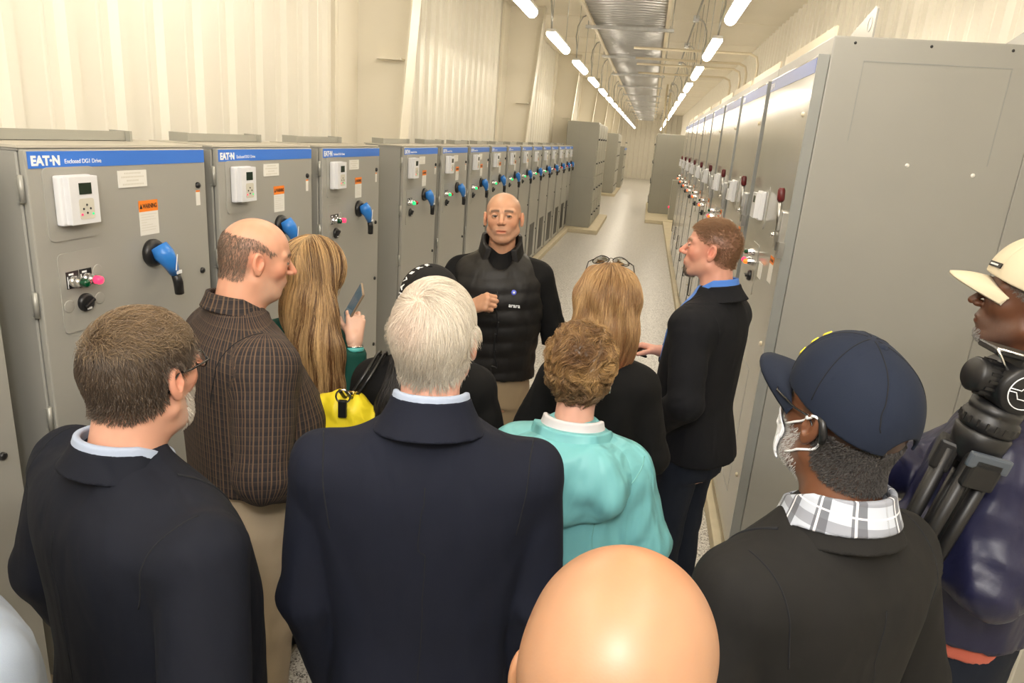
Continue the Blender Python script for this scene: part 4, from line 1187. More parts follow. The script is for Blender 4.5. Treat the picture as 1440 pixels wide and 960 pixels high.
        M_ = self.headmat() @ Matrix.Translation(off) @ Matrix.Rotation(pitch, 4, 'X'); g.matrix_local = M_
        if lens:
            for sd in (1, -1):
                b = B(); vs = [b.verts.new((sd * .033 + (w - .001) * math.cos(a), .1065 - .012 * abs(math.cos(a)) * (1 if math.cos(a) * sd > 0 else 0), .004 + (hgt - .001) * math.sin(a))) for a in [2 * PI * k / 20 for k in range(20)]]
                v2 = [b.verts.new(v.co + Vector((0, .0012, 0))) for v in vs]
                b.faces.new(vs); b.faces.new(list(reversed(v2)))
                for k in range(20): b.faces.new((vs[k], v2[k], v2[(k + 1) % 20], vs[(k + 1) % 20]))
                obj('lens', b, M_lens, g)
        return g
    def cap(self, m, label=None, brim=.075, back_arch=True, seams=True, size=1.0, tilt=.12, brimw=.072, brimdroop=.25, high=.0, cat=True, crown=1.0):
        """six-panel cap with a curved brim, worn on the head: clothing, so a child of the wearer"""
        Rt = rotm(tilt, 0, 0); c0 = A3(0, -.008, .028)
        def cf(P):
            Q = (P - c0) @ Rt / size
            d = ell(Q, A3(0, 0, .012), A3(.0865, .108, (.088 + high) * crown))
            fr = ell(Q, A3(0, .035, .028), A3(.072, .066, (.068 + high) * crown)); d = smin(d, fr, .03)
            if seams:
                an = np.arctan2(Q[:, 1], Q[:, 0]) + PI / 6 * 0; sm = np.abs(np.sin(an * 3)); d = d + .0016 * np.exp(-(sm / .05) ** 2) * (Q[:, 2] > 0)
                d = d + .0025 * np.sin(an * 3 + 1) * np.sin(an * 7) * np.clip(1 - Q[:, 2] / .09, 0, 1)
            wq = self.o.get('w', 1); sk = smin(ell(P, A3(0, -.010, .032), A3(.0755 * wq, .096, .083)), ell(P, A3(0, -.052, .008), A3(.064 * wq, .052, .06)), .03)
            d = smin(d, sk - .0135, .008); inn = sk - .0085
            d = smax(d, -inn, .002)
            low = -.004 + .10 * Q[:, 1] - Q[:, 2]
            if back_arch: arch = sph(Q, A3(0, -.115, -.018), .036); d = smax(d, -arch, .003)
            return smax(d, low, .002)
        V, Q = polygonize(lambda P: cf(P), A3(-.13, -.15, -.05), A3(.13, .14, .18), .0034)
        crown_o = ptmesh('cap', self.from_head(V), Q, m, self.root)
        # brim
        bm = B(); nu, nv = 20, 8; top = []; bot = []
        for j in range(nv + 1):
            r1, r2 = [], []
            for i in range(nu + 1):
                a = -1 + 2 * i / nu; f_ = j / nv
                x = a * brimw * (1 - .06 * f_ * abs(a)); base = .098 * math.sqrt(max(0, 1 - (x / .0885) ** 2)) - .006
                y = base + f_ * brim * (1 - abs(a) ** 2.6)
                z = -.006 - brimdroop * (a * a) * .07 - .018 * f_ * f_
                p = Rt @ (A3(x, y, z) * size) + c0
                r1.append(bm.verts.new(p + A3(0, 0, .0022))); r2.append(bm.verts.new(p - A3(0, 0, .0022)))
            top.append(r1); bot.append(r2)
        for j in range(nv):
            for i in range(nu):
                for g_, fl in ((top, 0), (bot, 1)):
                    q = (g_[j][i], g_[j][i + 1], g_[j + 1][i + 1], g_[j + 1][i]); f = bm.faces.new(q if not fl else q[::-1]); f.smooth = True
        for i in range(nu):
            bm.faces.new((top[nv][i], top[nv][i + 1], bot[nv][i + 1], bot[nv][i])); bm.faces.new((top[0][i], top[0][i + 1], bot[0][i + 1], bot[0][i]))
        for j in range(nv):
            bm.faces.new((top[j][0], top[j + 1][0], bot[j + 1][0], bot[j][0])); bm.faces.new((top[j][nu], top[j + 1][nu], bot[j + 1][nu], bot[j][nu]))
        b = obj('cap_brim', bm, m, self.root, True); b.matrix_local = self.headmat()
        b.parent = crown_o
        # button and eyelets
        bm = B(); tp = Rt @ (A3(0, 0, (.100 + high) * crown) * size) + c0; add_lathe(bm, [(.009, -.004), (.009, .002), (.006, .005), (0, .006)], tuple(tp), tuple(Rt @ A3(0, 0, 1)), 14)
        b = obj('cap_button', bm, m, crown_o); b.matrix_local = self.headmat()
        self.capf = cf
        bm = B()
        for k in range(6):
            a = PI / 6 + k * PI / 3
            p = Rt @ (A3(.066 * math.cos(a), .08 * math.sin(a), .066) * size) + c0
            p = surf(cf, p[None] * 1.0)[0]; nrm = grad(cf, p[None], .002)[0]
            add_lathe(bm, [(.0022, 0), (.0035, .0008), (.0045, 0)], tuple(p), tuple(nrm), 10)
        b = obj('cap_eyelet', bm, m, crown_o); b.matrix_local = self.headmat()
        return crown_o
    def jacket(self, m, rows, armr=(.072, .060, .050), n=2.5, seams=True, fold=.003, seed=1, collar=True, cz=1.578, name='suit_jacket', lap=False, slope=.5, cR=(.076, .118), ch=.062, k=.026):
        f = self.torso_f(rows, armr, 1.0, k, fold, 13, seed, n)
        j = self.garment(name, f, m)
        self.jf = f
        if collar:
            c = self.collar('jacket_collar', m, R0=cR[0], R1=cR[1], z1=cz, h=ch, th=.0055, slope=slope, front=.09)
            c.parent = j
        if seams:
            zt = cz - ch
            s = surf_line('centre_seam', f, [self.sc((0, -.3, z)) for z in (zt - .01, 1.4, 1.2, 1.0, .8)], .0013, M_seam, j)
            for i, sd in ((0, 1), (1, -1)):
                x = self.S[i][0]
                pts = [self.sc((x + sd * (-.005), -.012, 1.53)), self.sc((x - sd * .012, -.07, 1.49)), self.sc((x - sd * .022, -.10, 1.42)), self.sc((x - sd * .03, -.12, 1.33))]
                surf_line('armhole_seam', f, pts, .0015, M_seam, j, 24)
        return j

def cuff(p, i, m, r=.047):
    w, e = p.sc(p.W[i]), p.sc(p.E[i]); d = (w - e) / np.linalg.norm(w - e)
    f = lambda P: smax(np.abs(rc(P, e, w + d * .02, r, r - .006)) - .003, -((P - w + d * .03) @ d), .002)
    def g(P): return smax(smax(rc(P, e, w + d * .05, r - .004, r - .010), (P - w - d * .012) @ d, .004), (w - d * .04 - P) @ d, .002)
    return sdfobj('shirt_cuff', g, w - .09, w + .09, .005, m, p.root)
WHO = {}
def who(fn): WHO[fn.__name__] = fn; return fn
FAIR = (.60, .33, .22); RUDDY = (.62, .30, .20); DARK = (.115, .045, .022); DARK2 = (.16, .065, .032)

@who
def speaker():
    p = Person('person', 'bald man in black quilted vest facing the group, fist raised, speaking in the aisle', 708, 306, 3.25, 169, 174, -6, 3,
               o=dict(skin=(.56, .30, .185), scalp=(.36, .23, .16), scalpw=.45, fade=.05, hl=.004, stubble=((.30, .2, .16), .35), mouth=.004, w=1.07, chin=.003, browc=(.13, .075, .05), gaze=(-.2, 1, .0), sx=1.12, red=.4, brow=.85, neckr=.060, hres=.0023), head_drop=0, rows=MALE, res=.011)
    p.arm(0, (.31, -.0, 1.20), (.11, .30, 1.325)); p.arm(1, (-.285, -.03, 1.17), (-.30, .02, .93))
    p.hand(0, (-.55, .45, .35), (.25, .75, .5), FIST, (.2, .9), tcurl=1.0)
    p.hand(1, (.05, .25, -1), (-1, 0, 0))
    p.build_body()
    rw = rows_mod(MALE, 1.12, .012, .01)
    f = p.torso_f(rows_mod(MALE, 1.10, .0, .0, lo=.97), (.072, .062, .054), .35, .03, .004, seed=2)
    sh = p.garment('shirt', f, M_blackcotton, lo=(-.5, -.3, .84), hi=(.5, .5, 1.62))
    p.collar('shirt_collar', M_blackcotton, R0=.066, R1=.082, z1=1.558, h=.035, slope=.42, front=.2)
    rw = rows_mod(MALE, 1.16, .022, .02, belly=.01, lo=.94)
    g = p.torso_f(rw, (.082, .06, .05), 0, .035, .003, seed=4, quilt=.0045)
    def vf(P):
        Q = p.z(P); d = g(P)
        d = smax(d, -(np.sqrt((np.abs(Q[:, 0]) - .262) ** 2 + ((Q[:, 2] - 1.37) * .62) ** 2) - .060), .008)   # armholes
        d = smax(d, -ell(Q, A3(0, .055, 1.545), A3(.062, .10, .10)), .006)
        return d
    v = p.garment('quilted_vest', vf, M_vest, lo=(-.35, -.3, .84), hi=(.35, .35, 1.64), h=.009)
    c = p.collar('vest_collar', M_vest, R0=.088, R1=.104, z1=1.615, h=.085, th=.008, slope=.40, front=.07, yc=.005); c.parent = v
    surf_line('zip', vf, [p.sc((0, .4, z)) for z in (1.46, 1.3, 1.15, .95)], .0035, M_black, v, 70, .001)
    # chest emblem and lettering
    q = surf(vf, np.array([p.sc((-.105, .3, 1.375))]))[0]
    b = B(); add_lathe(b, [(0, .003), (.008, .003), (.012, .001), (.013, -.006)], tuple(q + A3(0, .003, 0)), (-.15, 1, .1), 18); e = obj('chest_emblem', b, mat('emblem_blue', (.12, .16, .75), .5), v)
    b = B(); add_lathe(b, [(0, .0045), (.005, .004), (.006, .002)], tuple(q + A3(0, .003, 0)), (-.15, 1, .1), 12); obj('emblem_dot', b, M_text_w, e)
    q = surf(vf, np.array([p.sc((-.105, .3, 1.335))]))[0]
    text('chest_lettering', 'arara', .026, M_text_w, v, tuple(q + A3(0.0, .008, -.006)), (PI / 2, 0, PI - .12), .001, 'CENTER', bold=.0006)
    p.trousers(M_khaki2, 1.05); p.shoes(M_leather)

@who
def white_haired():
    p = Person('person', 'white-haired man in navy suit jacket seen from behind, centre of the group', 612, 472, 1.40, -14, -1, -3, 0,
               o=dict(skin=(.66, .36, .27), scalp=(.62, .46, .37), scalpw=.9, hl=-.002, w=1.0, sx=1.14, red=.6, hres=.0032), rows=MALE, res=.009)
    p.S = [A3(.218, -.012, 1.428), A3(-.218, -.012, 1.428)]; p.E = [A3(.244, -.035, 1.13), A3(-.244, -.035, 1.13)]; p.W = [A3(.205, .02, .87), A3(-.198, .02, .87)]
    p.build_body()
    rows = [(.74, .20, .125, -.150), (.92, .198, .125, -.155), (1.06, .195, .12, -.13), (1.22, .226, .13, -.135), (1.36, .242, .12, -.140),
            (1.43, .238, .10, -.132), (1.47, .20, .075, -.115), (1.512, .115, .055, -.092), (1.55, .07, .045, -.08)]
    j = p.jacket(M_navy, rows, (.062, .060, .050), n=2.6, cz=1.590, slope=.45, cR=(.074, .112), ch=.072, k=.012, fold=.0035)
    surf_line('vent', p.jf, [p.sc((0, -.3, .98)), p.sc((.03, -.3, .93)), p.sc((.045, -.3, .80))], .0018, M_seam, j, 16)
    p.collar('shirt_collar', M_whiteshirt, R0=.070, R1=.082, z1=1.602, h=.045, slope=.40, front=.07)
    cuff(p, 0, M_whiteshirt); cuff(p, 1, M_whiteshirt)
    p.trousers(M_darktrouser, 1.05); p.shoes(M_leather)
    o = p.o
    def cf(P, c, r):
        x, y, z = P[:, 0], P[:, 1], P[:, 2]
        pink = np.exp(-((x + .02) ** 2 + (z - .06) ** 2) / .0012)[:, None]
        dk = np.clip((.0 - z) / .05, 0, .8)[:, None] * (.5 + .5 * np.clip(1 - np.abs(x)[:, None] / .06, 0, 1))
        c = c * (1 - .35 * pink) + A3(.75, .5, .42) * .35 * pink
        br = np.clip(vnoise(P * A3(1, 1, .4), 45, 21), 0, 1)[:, None] * .35
        c = c * (1 - br) + A3(.38, .30, .22) * br
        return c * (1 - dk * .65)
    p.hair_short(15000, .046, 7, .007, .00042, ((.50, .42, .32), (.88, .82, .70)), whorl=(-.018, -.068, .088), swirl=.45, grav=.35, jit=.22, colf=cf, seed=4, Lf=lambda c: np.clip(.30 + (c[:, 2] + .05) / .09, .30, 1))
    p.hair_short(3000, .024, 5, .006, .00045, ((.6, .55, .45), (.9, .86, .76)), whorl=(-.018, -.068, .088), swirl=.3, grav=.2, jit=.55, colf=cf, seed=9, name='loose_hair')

@who
def brown_haired():
    p = Person('person', 'brown-haired man with glasses in navy suit jacket, back turned, left of the group', 204, 522, 1.32, 26, 8, 0, 0,
               o=dict(skin=(.62, .33, .23), scalp=(.085, .055, .035), scalpw=1.0, hl=.0, w=1.03, sx=1.14, red=.7, hres=.0032, jowl=1, neckr=.062, stubble=((.5, .42, .36), .6)), rows=MALE, res=.009)
    p.S = [A3(.255, -.012, 1.410), A3(-.255, -.012, 1.412)]; p.E = [A3(.325, -.06, 1.12), A3(-.31, -.06, 1.14)]; p.W = [A3(.32, .04, .86), A3(-.28, .03, .88)]
    p.build_body()
    rows = [(.74, .24, .19, -.17), (.92, .24, .20, -.17), (1.06, .235, .20, -.15), (1.22, .258, .185, -.152), (1.36, .268, .15, -.158),
            (1.43, .262, .12, -.148), (1.475, .195, .085, -.118), (1.515, .098, .055, -.088), (1.55, .07, .045, -.075)]
    j = p.jacket(M_navy2, rows, (.078, .078, .066), n=2.5, cz=1.560, slope=.42, cR=(.079, .106), ch=.052, k=.014)
    surf_line('lapel_edge', p.jf, [p.sc(q) for q in ((.118, .02, 1.50), (.125, .09, 1.44), (.11, .15, 1.36), (.08, .2, 1.24), (.04, .25, 1.12))], .0028, M_seam, j)
    p.collar('shirt_collar', M_whiteshirt, R0=.074, R1=.090, z1=1.574, h=.046, slope=.32, front=.12)
    # collar point by the right jaw
    p.trousers(M_darktrouser, 1.1); p.shoes(M_leather)
    def cf(P, c, r):
        g = np.clip((P[:, 1] - .0) / .05, 0, 1) * np.clip((.07 - P[:, 2]) / .06, 0, 1)
        g = (g + .25 * (r.rand(len(P)) < .25))[:, None]
        gold = np.clip((P[:, 2] - .06) / .05, 0, 1)[:, None]
        c = c * (1 - gold * .5) + A3(.24, .15, .075) * gold * .5
        return c * (1 - g * .6) + A3(.30, .26, .22) * g * .6
    p.hair_short(14000, .028, 6, .008, .00045, ((.04, .027, .019), (.125, .085, .055)), whorl=(-.02, -.075, .062), swirl=.5, grav=.15, jit=.26, colf=cf, seed=5, Lf=lambda c: np.clip(.22 + (c[:, 2] + .04) / .09, .22, 1))
    p.hair_short(3500, .026, 5, .013, .0005, ((.09, .06, .035), (.26, .18, .10)), whorl=(-.02, -.08, .06), swirl=.3, grav=-.2, jit=.5, colf=cf, seed=6, name='loose_hair', mask=lambda c: (hair_mask(c, p.o) > 0) & (c[:, 2] > .06))
    p.hair_short(1200, .010, 3, .004, .0005, ((.45, .4, .35), (.75, .7, .62)), jit=.4, grav=1, seed=8, name='beard', mask=lambda c: (c[:, 2] < -.045) & (c[:, 2] > -.12) & (c[:, 1] > .03) & (np.abs(c[:, 0]) > .02))
    p.glasses()

@who
def plaid():
    p = Person('person', 'bald stout man in brown plaid shirt and khaki trousers standing by the cabinets', 362, 362, 2.08, 40, 50, 12, 0,
               o=dict(skin=(.64, .33, .22), scalp=(.17, .115, .08), scalpw=.6, fade=.03, top=.062, hl=.0, w=1.05, sx=1.22, red=.9, jowl=1, neckr=.068, stubble=((.5, .4, .32), .4), belly=.1), rows=MALE, neck=.05)
    p.arm(0, (.30, -.06, 1.13), (.22, .17, 1.02)); p.arm(1, (-.31, -.02, 1.13), (-.22, .2, 1.02))
    p.hand(0, (-.5, .8, -.2), (.6, .5, .5)); p.hand(1, (.5, .8, -.2), (-.6, .5, .5))
    p.build_body()
    rows = rows_mod(MALE, 1.20, .02, .035, belly=.11, lo=1.02)
    f = p.torso_f(rows, (.088, .078, .060), 1.0, .03, .005, 14, seed=11)
    s = p.garment('plaid_shirt', f, M_plaid, h=.010)
    S, E, W, sc = p.S, p.E, p.W, p.s
    def pat(P):
        Q = p.z(P); an = np.arctan2(Q[:, 0], -Q[:, 1]); X = an * .21; Z = Q[:, 2].copy()
        for i in (0, 1):
            a, b, c = S[i], E[i], W[i]
            d = chain(Q, [a, b, c], (.088, .078, .06)); side = Q[:, 0] * np.sign(a[0])
            m = (d < .012) & (side > .19)
            ax = (b - a) / np.linalg.norm(b - a); q = Q - a
            up = np.cross(ax, A3(0, 1, 0)); up /= np.linalg.norm(up); vv = np.cross(ax, up)
            X = np.where(m, np.arctan2(q @ up, q @ vv) * .08, X); Z = np.where(m, q @ ax, Z)
        return np.stack([X, X * 0, Z], 1)
    add_pat(s, pat)
    c = p.collar('collar', M_plaid, R0=.078, R1=.098, z1=1.592, h=.05, slope=.36, front=.10); add_pat(c, lambda P: np.stack([np.arctan2(P[:, 0], P[:, 1]) * .08, P[:, 0] * 0, P[:, 2]], 1)); c.parent = s
    surf_line('armhole_seam', f, [p.sc(q) for q in ((.20, 0, 1.55), (.185, -.1, 1.48), (.175, -.16, 1.40), (.17, -.2, 1.3))], .0016, M_seam, s, 24)
    surf_line('button_placket', f, [p.sc((0, .5, z)) for z in (1.5, 1.35, 1.2, 1.05)], .004, M_seam, s)
    t = p.trousers(M_khaki, 1.18, top=1.06, belly=.08)
    g = lambda P: smax(np.abs(prof_body(p.z(P), rows_mod([(.80, .165, .10, -.125), (.93, .172, .105, -.135), (1.06, .168, .215, -.13)], 1.19, .002, .002), 2.3)) - .004, np.abs(p.z(P)[:, 2] - 1.035) - .018, .003)
    sdfobj('belt', g, A3(-.3, -.25, .9), A3(.3, .35, 1.2), .006, M_leather, p.root)
    surf_line('pocket_seam', lambda P: smin(prof_body(p.z(P), rows_mod([(.80, .165, .10, -.125), (.93, .172, .105, -.135), (1.0, .162, .165, -.11)], 1.16), 2.3), 9, .01), [p.sc((.3, .03, .96)), p.sc((.3, .0, .90)), p.sc((.3, -.03, .84))], .0015, mat('khaki_seam', (.3, .23, .15), .9), t, 14)
    p.shoes(M_leather)
    p.hair_short(5200, .009, 3, .003, .0004, ((.10, .065, .045), (.26, .19, .14)), grav=.7, jit=.35, seed=12, mask=lambda c: (hair_mask(c, p.o) > 0) & ~((np.abs(c[:, 0]) > .072) & (np.abs(c[:, 1] + .012) < .028) & (c[:, 2] < .028)))

@who
def blonde():
    p = Person('person', 'woman in dark green top with long straight blonde hair, holding up a phone', 445, 380, 2.48, 6, 12, 6, 0, fem=True,
               o=dict(skin=(.66, .40, .29), sx=.98, red=.3), rows=FEMALE)
    p.arm(0, (.205, -.05, 1.21), (.185, -.02, 1.45)); p.arm(1, (-.18, .10, 1.14), (.0, .22, 1.12))
    p.hand(0, (-.12, .35, .95), (.55, -.8, .1), [(.9, 1.0, .6)] * 4, (.7, .6), sc=.9); p.hand(1, (.5, .4, .7), (-.6, -.7, .2), [(.6, .7, .4)] * 4)
    p.build_body()
    f = p.torso_f(rows_mod(FEMALE, 1.06, .005, .008), (.058, .05, .040), .80, .03, .004, seed=21)
    p.garment('green_top', f, M_greenknit)
    p.trousers(M_darktrouser, .95); p.shoes(M_blackleather)
    hl = p.hl
    def g(P):
        H = p.to_head(P)
        d = ell(H, A3(0, -.014, .028), A3(.088, .106, .10))
        z0 = hl[2]
        b = A3(.028, -.06, z0 - .12); c = A3(.072, -.09, z0 - .25); e = A3(.115, -.10, z0 - .36)
        sc3 = A3(1, 1.9, 1)
        k = lambda q: A3(*q) * sc3
        t = chain(P * sc3, [k((0, hl[1] - .055, z0 + .01)), k(b), k(c), k(e)], (.090, .098, .098, .075), .03)
        d = smin(d, t / 1.4, .03)
        d = smax(d, -ell(H, A3(0, .11, -.03), A3(.062, .075, .085)), .01)
        an = P[:, 0] * 70; d = d + .003 * np.sin(an + 6 * np.sin(P[:, 2] * 5)) * np.clip((z0 - P[:, 2]) / .2, 0, 1)
        return d
    def dirf(q, t):
        H = p.to_head(q); top = np.clip(H[:, 2] / .08, 0, 1)[:, None]
        out = np.stack([np.sign(H[:, 0]) * .5, -.5 + 0 * H[:, 0], -.3 + 0 * H[:, 0]], 1)
        return out * top + np.array([0, 0, -1.0]) + np.stack([.05 * np.sin(q[:, 2] * 20), 0 * q[:, 0], 0 * q[:, 0]], 1)
    def cf(P, r):
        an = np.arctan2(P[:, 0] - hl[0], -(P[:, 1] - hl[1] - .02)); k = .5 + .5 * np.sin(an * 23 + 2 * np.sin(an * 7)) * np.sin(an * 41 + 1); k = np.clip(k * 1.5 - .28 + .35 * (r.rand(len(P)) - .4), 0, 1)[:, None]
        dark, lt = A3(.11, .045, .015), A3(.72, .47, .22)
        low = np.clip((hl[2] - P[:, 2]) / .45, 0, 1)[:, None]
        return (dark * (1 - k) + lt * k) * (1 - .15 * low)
    z0 = hl[2]
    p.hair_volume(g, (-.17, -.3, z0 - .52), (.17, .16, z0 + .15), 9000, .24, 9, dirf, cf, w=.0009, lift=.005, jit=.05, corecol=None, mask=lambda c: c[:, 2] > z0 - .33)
    # bracelets
    w = p.sc(p.W[0]); e = p.sc(p.E[0]); d = Vector(w - e).normalized()
    for k, (t_, m_, r_) in enumerate(((.86, M_band, .030), (.90, M_chrome, .0295))):
        q = e + (w - e) * t_; b = B(); add_lathe(b, [(r_, -.007 + k * .004), (r_ + .003, -.004 + k * .004), (r_ + .003, .004 - k * .002), (r_, .007 - k * .004)], tuple(q), tuple(d), 24); obj('bracelet', b, m_, p.root)
    # phone in her hands
    hw = p.root.matrix_basis.copy()
    ph = thing('mobile_phone', 'mobile phone held upright by the blonde woman in green', 'phone')
    c = p.sc((.165, .012, 1.575)); wp = Matrix.Translation(p.root.location) @ Matrix.Rotation(-p.t, 4, 'Z') @ Vector(c)
    ph.location = wp; ph.rotation_euler = (math.radians(-22), math.radians(24), math.radians(-62))
    b = B(); add_box(b, (-.036, -.0045, -.074), (.036, .0045, .074)); bevel(b, .004, 3); obj('phone_case', b, M_gold if False else mat('phone_case', (.25, .18, .12), .3), ph)
    b = B(); add_box(b, (-.033, -.0055, -.070), (.033, -.0042, .070)); obj('screen', b, mat('phone_screen', (.05, .08, .10), .08, emit=(.3, .5, .6), estr=.12), ph)
    b = B(); add_lathe(b, [(.005, 0), (.005, .0015), (0, .002)], (.02, .0045, .06), (0, 1, 0), 12); obj('camera_lens', b, M_black, ph)

@who
def beanie():
    p = Person('person', 'woman in black cap with white lettering and long dark hair, hidden behind the white-haired man', 603, 434, 2.30, -12, -8, 2, 0, fem=True,
               o=dict(skin=(.5, .3, .2), sx=1.08), rows=FEMALE, hscale=1.06)
    p.arm(0, (.24, -.02, 1.14), (.22, .12, .95)); p.arm(1, (-.23, -.03, 1.14), (-.2, .12, .98))
    p.hand(0, (0, .4, -.9), (1, 0, .2)); p.hand(1, (0, .4, -.9), (-1, 0, .2))
    p.build_body()
    f = p.torso_f(rows_mod(FEMALE, 1.22, .02, .03), (.078, .066, .052), .97, .03, .006, seed=31)
    p.garment('black_coat', f, M_blackcotton)
    p.trousers(M_darktrouser, 1.0); p.shoes(M_blackleather)
    cap = p.cap(M_capblack, back_arch=False, brim=.068, size=1.06, tilt=.05)
    # lettering running in an arc over the back left of the cap
    word = 'BEARCATS'; word = 'SWAGGER'
    for k in range(7):
        a = -.62 + k * .0; th_ = math.radians(226 - k * 2); el = math.radians(2 + k * 13.5)
        d = A3(math.cos(th_) * math.cos(el), math.sin(th_) * math.cos(el), math.sin(el))
        q = surf(p.capf, (A3(0, 0, .02) + d * .11)[None])[0]; nrm = grad(p.capf, q[None], .002)[0]; nrm /= np.linalg.norm(nrm)
        q2 = p.from_head(q[None])[0] + (p.Rh @ nrm) * .0015; N = Vector(p.Rh @ nrm)
        X = Vector(p.Rh @ A3(-math.cos(th_) * math.sin(el), -math.sin(th_) * math.sin(el), math.cos(el))); X = (X - N * X.dot(N)).normalized(); Y = N.cross(X)
        o_ = text('cap_lettering', 'UNAVERS'[k], .030, M_text_w, cap, (0, 0, 0), (0, 0, 0), .0006, 'CENTER', bold=.0008)
        M_ = Matrix((X.to_4d(), Y.to_4d(), N.to_4d(), (0, 0, 0, 1))).transposed()
        for i in range(3): M_[3][i] = 0
        M_.translation = Vector(q2) - Y * .010; M_[3][3] = 1; o_.matrix_local = M_
    hl = p.hl; z0 = hl[2]
    def g(P):
        sc3 = A3(1, 1.7, 1); k = lambda q: A3(*q) * sc3
        t = chain(P * sc3, [k((0, hl[1] - .05, z0 - .02)), k((0, -.09, z0 - .16)), k((-.02, -.14, z0 - .30)), k((-.03, -.15, z0 - .46))], (.078, .095, .11, .09), .03) / 1.35
        t = t + .004 * np.sin(P[:, 0] * 80 + 4 * np.sin(P[:, 2] * 7))
        return smax(t, -ell(p.to_head(P), A3(0, .11, -.03), A3(.06, .075, .09)), .01)
    p.hair_volume(g, (-.2, -.32, z0 - .58), (.2, .1, z0 + .08), 5000, .18, 7, lambda q, t: np.tile(A3(0, -.1, -1), (len(q), 1)),
                  lambda P, r: A3(.010, .009, .008) + r.rand(len(P))[:, None] * A3(.03, .026, .024), w=.0009, corecol=(.006, .006, .006), jit=.08)
    # shoulder bag
    bg = thing('shoulder_bag', 'bright yellow handbag with black leather strap on the dark-haired woman\'s shoulder', 'bag')
    R_ = Matrix.Translation(p.root.location) @ Matrix.Rotation(-p.t, 4, 'Z')
    bg.location = p.root.location; bg.rotation_euler = p.root.rotation_euler
    bc = p.sc((-.24, -.15, 1.315))
    def bf(P):
        q = P - bc
        a = np.arctan2(q[:, 2], q[:, 0])
        d = ell(q, A3(0, 0, -.03), A3(.125, .065, .115)); d = smin(d, ell(q, A3(0, 0, .035), A3(.085, .05, .05)), .03)
        return d + .004 * np.sin(q[:, 0] * 95) * np.clip((q[:, 2] + .06) / .1, 0, 1) + folds(P, .004, 30, 4)
    sdfobj('bag_body', bf, bc - A3(.16, .1, .18), bc + A3(.16, .1, .12), .006, M_yellow, bg)
    top = bc + A3(.01, -.05, .108)
    b = B(); add_tube(b, [tuple(top + A3(.022 * math.cos(a), -.01, .022 * math.sin(a) - .01)) for a in [2 * PI * k / 18 for k in range(18)]], .003, 8, closed=True); obj('ring', b, M_chrome, bg)
    b = B(); add_box(b, tuple(top + A3(-.013, -.025, -.075)), tuple(top + A3(.013, -.008, -.02))); bevel(b, .003, 2); obj('leather_tab', b, M_blackleather, bg)
    sp = spline([top + A3(0, -.01, .01), p.sc((-.215, -.16, 1.40)), p.sc((-.17, -.135, 1.47)), p.sc((-.14, -.06, 1.525)), p.sc((-.145, .03, 1.49)), p.sc((-.17, .10, 1.38))], 30)
    for off_ in (-.010, .010):
        b = B(); add_tube(b, [tuple(q + A3(off_, -.004, 0)) for q in sp], .0055, 8); obj('strap', b, M_blackleather, bg)
    q = sp[7]
    b = B(); w_ = .019
    add_tube(b, [tuple(q + A3(x, -.012, z)) for x, z in ((-w_, -.013), (w_, -.013), (w_, .013), (-w_, .013))], .0028, 8, closed=True); add_tube(b, [tuple(q + A3(0, -.014, -.013)), tuple(q + A3(0, -.014, .016))], .002, 6); obj('buckle', b, M_gold, bg)

